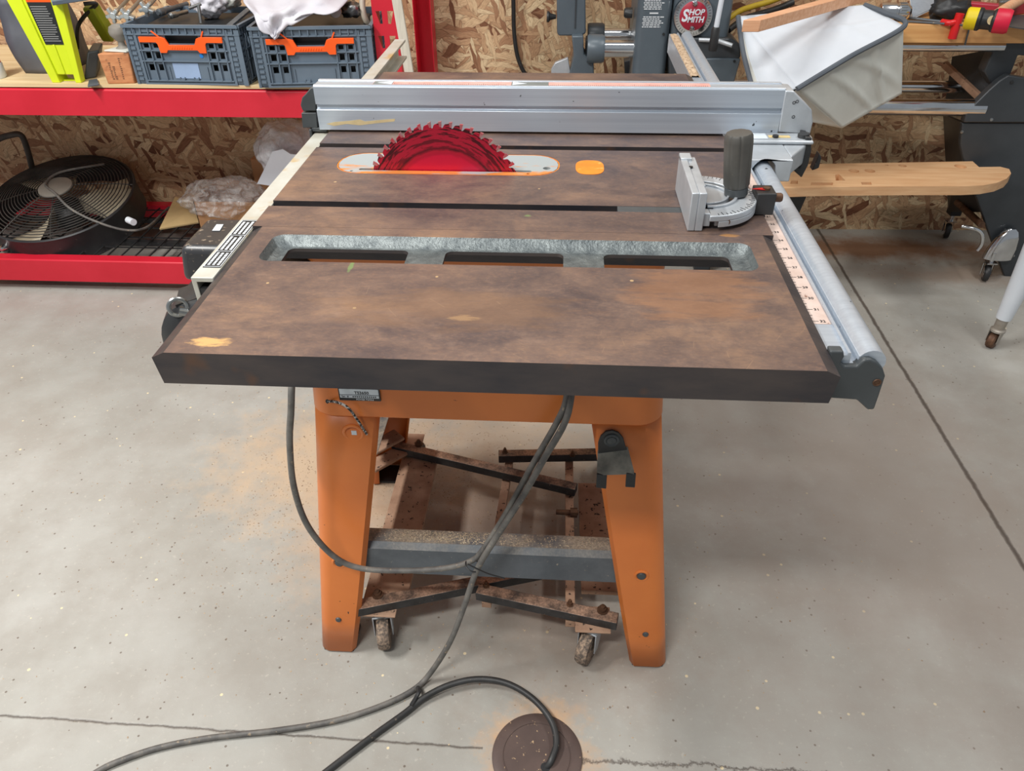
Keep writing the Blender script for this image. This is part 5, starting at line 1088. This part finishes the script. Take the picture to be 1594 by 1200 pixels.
# mallet
a_, b_ = on(1503, 28, 0.033), on(1573, 34, 0.033); ml = thing('mallet', 'soft-faced mallet with one yellow and one crimson face on the plank', 'mallet', (a_+b_)/2-Vector((0, 0, 0.033)))
d_ = (b_-a_); L_ = d_.length; d_.normalize()
build(MB().lathe([(0.026, 0), (0.030, 0.004), (0.030, L_*0.28)], a_, d_, 28), 'yellow_face', M['yellow'], ml)
build(MB().lathe([(0.031, L_*0.27), (0.031, L_*0.34), (0.026, L_*0.38), (0.026, L_*0.58), (0.031, L_*0.62), (0.031, L_*0.68)], a_, d_, 28), 'mallet_head', M['labelblk'], ml)
build(MB().lathe([(0.033, L_*0.66), (0.033, L_*0.93), (0.029, L_)], a_, d_, 28), 'crimson_face', M['pink'], ml)
mid = a_+d_*L_*0.48; build(MB().lathe([(0.012, 0), (0.0122, 0.001), (0.0003, 0.0012)], mid+Vector((0, -0.0268, 0.004)), (0.03, -1, 0.1), 24), 'mallet_sticker', M['ply'], ml)
build(MB().cyl(mid, mid+Vector((0.20, 0.24, 0.015)), 0.013, 0.016, 16), 'mallet_handle', M['lumber'], ml)
# red tee-handle hex driver
td = thing('tee_handle_driver', 'red T-handled hex driver hanging over the front edge of the plank', 'driver', on(1466, 34))
yq = YP-0.012
hp_ = [PY(*p, yq) for p in ((1495, 21), (1491, 32), (1486, 47), (1482, 60))]
m = MB(); m.tube(hp_, 0.0125, 12); m.tube([PY(1489, 34, yq), PY(1478, 36, yq), PY(1466, 34, yq+0.02)], 0.009, 12)
build(m, 'driver_handle', M['redplastic'], td); build(MB().cyl(PY(1466, 34, yq+0.02), on(1398, 26, 0.006), 0.0045, n=8), 'driver_shaft', M['steelgrey'], td)
tag(build(MB().tube([on(1484, 36, 0.003), on(1500, 40, 0.003), PY(1506, 42, YP-0.004), PY(1508, 46, YP-0.005), PY(1505, 58, YP-0.006), PY(1502, 70, YP-0.006)], 0.0028, 8, 4), 'hex_key', M['dkgrey']), 'bent black hex key hooked over the plank edge', 'hex key')
tag(build(MB().cyl(on(1408, 33, 0.004), on(1470, 37, 0.004), 0.003, n=8), 'hex_key', M['steelgrey']), 'straight dark rod lying beside the red driver on the plank', 'rod')
ch = thing('drill_chuck', 'chrome drill chuck lying on the plank behind the white bag', 'chuck', on(1385, 22))
a_ = on(1366, 18, 0.026); d_ = Vector((1, -0.05, 0)); build(MB().lathe([(0.012, 0), (0.024, 0.006), (0.026, 0.012), (0.026, 0.050), (0.023, 0.052), (0.023, 0.056), (0.026, 0.058), (0.026, 0.082), (0.018, 0.096), (0.008, 0.10)], a_, d_, 28), 'chuck_body', M['chrome'], ch)
m = MB()
for k in range(20):
    t_ = k*math.pi/10; m.box(a_.x+0.060, a_.x+0.080, a_.y-0.003+math.cos(t_)*0.026-0.001, a_.y-0.003+math.cos(t_)*0.026+0.001, a_.z+math.sin(t_)*0.026-0.001, a_.z+math.sin(t_)*0.026+0.001)
build(m, 'chuck_knurl', M['steel'], ch, smooth=False)
A = [PY(1420, 29, 2.06), PY(1430, 28, 2.05), PY(1492, -6, 2.14), PY(1470, -30, 2.2), PY(1414, -20, 2.1)]
m = MB(); m.hexa([A[0], A[2], A[3], A[4], A[0]+Vector((0.004, 0.012, 0)), A[2]+Vector((0.004, 0.012, 0)), A[3]+Vector((0.004, 0.012, 0)), A[4]+Vector((0.004, 0.012, 0))])
m.hexa([A[0]+Vector((0, 0, -0.004)), A[2]+Vector((0, 0, -0.004)), A[2]+Vector((0.01, 0.06, -0.004)), A[0]+Vector((0.01, 0.06, -0.004)), A[0], A[2], A[2]+Vector((0.01, 0.06, 0)), A[0]+Vector((0.01, 0.06, 0))])
tag(build(m, 'metal_guard', M['alu'], bevel=0.002), 'grey folded sheet metal guard propped on the plank', 'guard')
vs = thing('bar_clamp', 'red metal tool at the back of the plank in the corner', 'tool', on(1550, 12))
m = MB(); m.bar(on(1508, 10, 0.02), on(1572, 16, 0.02), 0.03, 0.03); m.bar(on(1566, 8, 0.03), on(1610, 2, 0.03), 0.04, 0.06); build(m, 'tool_frame', M['dialred'], vs, bevel=0.005, seg=3)
build(MB().lathe([(0.02, 0), (0.022, 0.006), (0.02, 0.03), (0.012, 0.035)], on(1562, 4, 0.045), (0.5, -1, 0.3), 20), 'tool_screw', M['steel'], vs)
lump('black_fitting', on(1478, 16, 0.03), 0.045, (1.3, 0.8, 0.75), M['blk'], 'black plastic fitting heaped behind the red driver', 'fitting', 6, 0.5, 10, 3)
A = [on(*p, 0.0004) for p in ((1540, 38), (1600, 47), (1640, 44), (1640, 22), (1560, 26))]
tag(build(MB().prism(A, (0, 0, 0.003)), 'rubber_mat', M['dkgrey']), 'grey rubber mat under the mallet on the plank', 'mat')

# ------------------------------------------------------------------ white dust bag and the lumber on it
P = {'A': PY(1149, 26, 1.96), 'B': PY(1346, 8, 1.965), 'C': PY(1406, 40, 1.83), 'D': PY(1240, 138, 1.66), 'E': PY(1172, 140, 1.70), 'C2': PY(1403, 146, 1.87), 'M': PY(1311, 199, 1.80), 'E2': PY(1264, 190, 1.78), 'B2': PY(1395, 110, 1.97), 'A2': PY(1180, 160, 1.97)}
def patch(a, b, c, d, n, bulge, seed, folds=()):  # bilinear patch a-b / d-c, bulged along its own normal
    nrm = (b-a).cross(d-a).normalized(); R_ = []
    for i in range(n+1):
        v = i/n; row = []
        for j in range(n+1):
            u = j/n; p = a.lerp(b, u).lerp(d.lerp(c, u), v); w = (u*(1-u)*v*(1-v))*16
            h = bulge*w**0.6+0.012*noise.noise(p*7+Vector((seed, 0, 0)))*w**0.5
            for (fu, fv, du, dv, am) in folds:
                dist = abs((u-fu)*dv-(v-fv)*du); h -= am*math.exp(-(dist/0.03)**2)*w**0.4
            row.append(p+nrm*h)
        R_.append(row)
    return R_
bag = thing('dust_bag', 'white fabric dust bag with grey piping slung in front of the grey machine', 'bag', (1.2, 1.85, 0.58))
S = {}
m = MB(); m.grid(patch(P['A'], P['B'], P['C'], P['D'], 26, 0.006, 1, ((0.62, 0.0, 0.12, 1, 0.006), (0.2, 0.2, 0.9, 0.5, 0.004)))); m.grid([[P['A'].lerp(P['D'], i/26) for i in range(27)], [P['A'].lerp(P['D'].lerp(P['E'], 0.9), i/26)+Vector((-0.0, -0.0, -0.03*i/26)) for i in range(27)]])
build(m, 'bag_top', M['bagwhite'], bag, solid=0.003, angle=3, recalc=False)
m = MB(); m.grid(patch(P['D'], P['C'], P['C2'], P['M'], 26, 0.010, 3, ((0.3, 0.1, 0.25, 1, 0.010), (0.75, 0.0, -0.05, 1, 0.014), (0.6, 0.2, 0.4, 0.7, 0.008)))); m.grid(patch(P['D'], P['M'], P['E2'], P['E'].lerp(P['E2'], 0.5), 14, 0.006, 5, ()))
build(m, 'bag_front', M['baggrey'], bag, solid=0.003, angle=3, recalc=False)
m = MB(); m.grid(patch(P['C'], P['B'], P['B2'], P['C2'], 12, 0.008, 7)); m.grid(patch(P['A'], P['E'], P['E2'], P['A2'], 12, 0.006, 8)); m.grid(patch(P['B'], P['A'], P['A2'], P['B2'], 12, 0.006, 9)); m.grid(patch(P['C2'], P['B2'], P['A2'], P['E2'], 12, 0.006, 9)); m.grid([[P['C2'], P['M']], [P['E2'], P['M']]]) if False else None
build(m, 'bag_side', M['baggrey'], bag, solid=0.003, angle=3, recalc=False)
build(MB().tube([P['D']+Vector((0, -0.003, 0)), P['D'].lerp(P['C'], 0.5)+Vector((0, -0.006, 0.004)), P['C']+Vector((0.004, 0, 0)), P['C'].lerp(P['B'], 0.5)+Vector((0.002, 0, 0.006)), P['B']], 0.0075, 8, 10), 'bag_piping', M['piping'], bag)
build(MB().tube([P['A'], P['A'].lerp(P['E'], 0.5)+Vector((-0.006, 0, 0)), P['E']], 0.0075, 8, 8), 'bag_piping', M['piping'], bag)
lbz_ = max(P['A'].z, P['B'].z)*0.5+P['A'].z*0.5
zl_ = 0.905
n0, n1 = PZ(1154, 50, zl_), PZ(1181, 50, zl_); f1 = PZ(1336, 6, zl_); dv = (f1-n1); hh = PY(1152, 31, n0.y).z-zl_
tag(build(MB().hexa([n0, n1, n1+Vector((0, 0, hh)), n0+Vector((0, 0, hh)), n0+dv*1.5, n1+dv*1.5, n1+dv*1.5+Vector((0, 0, hh)), n0+dv*1.5+Vector((0, 0, hh))]), 'lumber', M['lumber'], bevel=0.0015), 'reddish planed lumber offcut lying across the white dust bag', 'lumber')
yc = [PY(1128, 34, 2.02), PY(1150, 18, 2.06), PY(1172, 10, 2.10), PY(1200, 2, 2.13), PY(1230, -10, 2.15)]
tag(build(MB().tube(yc, 0.009, 10), 'yellow_cable', M['yolk']), 'yellow cable running behind the lumber at the wall', 'cable')
yc = [p+Vector((0.02, 0.02, -0.028)) for p in yc]
tag(build(MB().tube(yc, 0.010, 10), 'black_cable', M['cordblk']), 'black cable running just under the yellow one at the wall', 'cable')

# ------------------------------------------------------------------ wooden board with holes
ZBd = 0.43; TH = 0.029
tb_ = thing('tool_board', 'oiled wooden board with round and square holes, right of the saw rail', 'board', PZ(1248, 350, 0))
o_ = [PZ(*p, ZBd) for p in ((1190, 294), (1300, 291), (1430, 290), (1500, 290), (1530, 288.5), (1552, 284.5), (1567, 278), (1574, 270), (1571, 263), (1557, 259.5), (1524, 260), (1514, 251), (1400, 253), (1210, 256))]
bd_ = build(MB().prism(o_, (0, 0, -TH)), 'board_plank', M['board'], tb_, bevel=0.003)
hol = []
for (px, py, rx, ry) in ((1329, 266, 8, 3), (1354, 266, 8, 3), (1405, 258, 6, 2), (1495, 259, 9, 4), (1380, 257, 3, 1.5)):
    c_ = PZ(px, py, ZBd); r = (PZ(px+rx, py, ZBd)-c_).length; hol.append(MB().cyl((c_.x, c_.y, ZBd-0.018), (c_.x, c_.y, ZBd+0.02), r, n=24))
for q_ in (((1230, 286), (1242, 286), (1242, 281), (1232, 281)), ((1262, 288), (1296, 288), (1297, 284), (1263, 284)), ((1342, 287.5), (1357, 287.5), (1356, 283.5), (1340, 283.5)), ((1301, 281), (1316, 281), (1306, 271), (1300, 272))):
    A = [PZ(*p, ZBd+0.02) for p in q_]; A = [Vector((p.x, p.y, ZBd+0.02)) for p in [PZ(*p, ZBd) for p in q_]]; hol.append(MB().prism(A, (0, 0, -0.042)))
dmod = bd_.modifiers.get('bevel'); bd_.modifiers.remove(dmod); cut(bd_, hol)
q = PZ(1250, 302, ZBd-TH); a_ = Vector((q.x+0.01, q.y+0.06, ZBd-TH-0.0002)); b_ = Vector((q.x-0.035, q.y+0.14, 0.0))
build(MB().bar(a_, b_, 0.05, 0.02, up=(0, 1, 0)), 'board_leg', M['blk'], tb_, bevel=0.002)
b_ = Vector((q.x-0.22, q.y+0.1, 0.0)); a_ = Vector((q.x-0.10, q.y+0.06, ZBd-TH-0.0002)); 
# ------------------------------------------------------------------ white leg with caster
q = PZ(1545, 545, 0.0); wr = 0.026
wl3 = thing('stool_leg', 'tapered white metal leg on a rusty caster at the right edge', 'leg', q)
cx, cy = q.x+0.0, q.y+0.02
build(MB().lathe([(0.008, -0.012), (wr-0.004, -0.012), (wr, -0.008), (wr, 0.008), (wr-0.004, 0.012), (0.008, 0.012)], (cx, cy, wr), (0.75, -0.8, 0), 28), 'leg_wheel', M['rust'], wl3)
m = MB(); sd = Vector((0.75, -0.8, 0)).normalized()
for s_ in (-1, 1):
    o2 = Vector((cx, cy, wr))+sd*0.0155*s_; m.prism([o2+Vector((-0.008, -0.006, -0.006)), o2+Vector((0.006, 0.006, -0.006)), o2+Vector((0.014, 0.010, wr+0.012)), o2+Vector((-0.010, -0.010, wr+0.012))], sd*0.002*s_)
m.lathe([(0.022, 0), (0.022, 0.006), (0.014, 0.012)], (cx+0.003, cy, wr*2+0.008), (0, 0, 1), 24)
build(m, 'leg_fork', M['aludust'], wl3)
lt = PY(1602, 330, cy+0.02); lb2 = Vector((cx+0.003, cy, wr*2+0.018))
dirv = (PY(1642, 330, cy)-Vector((cx+0.006, cy, 0.145))); dirv = dirv/dirv.z
build(MB().cyl(lb2, lb2+dirv*0.04, 0.016, 0.017, 24), 'leg_socket', M['aludust'], wl3)
build(MB().lathe([(0.001, 0), (0.022, 0.0), (0.0225, 0.004), (0.056, 0.56), (0.001, 0.56)], lb2+dirv*0.036, dirv, 32), 'leg_tube', M['white'], wl3)

# ------------------------------------------------------------------ loose sawdust
random.seed(11)
def chips(name, n, fn, label, smin=0.0008, smax=0.003, m='chip'):
    mb = MB()
    for _ in range(n):
        p = fn()
        if p is None: continue
        a = random.random()*6.28; s = random.uniform(smin, smax); u = Vector((math.cos(a), math.sin(a), 0))*s; w = Vector((-math.sin(a), math.cos(a), 0))*s*random.uniform(0.3, 0.8); h = Vector((0, 0, s*random.uniform(0.15, 0.6)))
        b = mb.verts([p-u-w, p+u-w, p+u+w*0.6, p-u*0.6+w, p+h]); mb.face([b[0], b[1], b[4]]); mb.face([b[1], b[2], b[4]]); mb.face([b[2], b[3], b[4]]); mb.face([b[3], b[0], b[4]])
    return tag(build(mb, name, M[m], smooth=False, recalc=False), label, 'sawdust', kind='stuff')
def fl_():
    r = random.random()
    if r < 0.55: return Vector((random.gauss(-0.1, 0.22), random.gauss(0.78, 0.2), 0.0003))
    if r < 0.8: return Vector((random.gauss(0.25, 0.3), random.gauss(0.75, 0.25), 0.0003))
    return Vector((random.uniform(-1.0, 1.7), random.uniform(0.0, 2.2), 0.0003))
chips('floor_sawdust', 5200, fl_, 'scattered sawdust and wood chips on the concrete around the saw stand', 0.0006, 0.0022)
mb = MB(); rws = []
for i in range(70):
    y = 1.135+i*0.43/69; rws.append([Vector((x, y, zr+0.0002+(0.0035+0.003*noise.noise(Vector((x*160, y*60, 0))))*(1 if 0 < k < 7 else 0.1))) for k, x in enumerate([0.6872+0.0026*j for j in range(9)])])
tag(build(mb.grid(rws), 'rail_sawdust', M['saw'], angle=3), 'sawdust caked along the front rail behind the saw table', 'sawdust', kind='stuff')
def br_():
    x = random.gauss(0.22, 0.07) if random.random() < 0.6 else random.uniform(0.1, 0.53); return Vector((x, 0.318+random.uniform(0.012, 0.04), 0.2805))
chips('brace_sawdust', 900, br_, 'pale sawdust lying along the grey front brace of the saw stand', 0.0006, 0.0016, 'paledust')
def hs_(): return Vector((random.uniform(xl+0.01, xm_-0.01), YM-random.uniform(0.0, 0.004), 0.745+random.gauss(0, 0.008)))
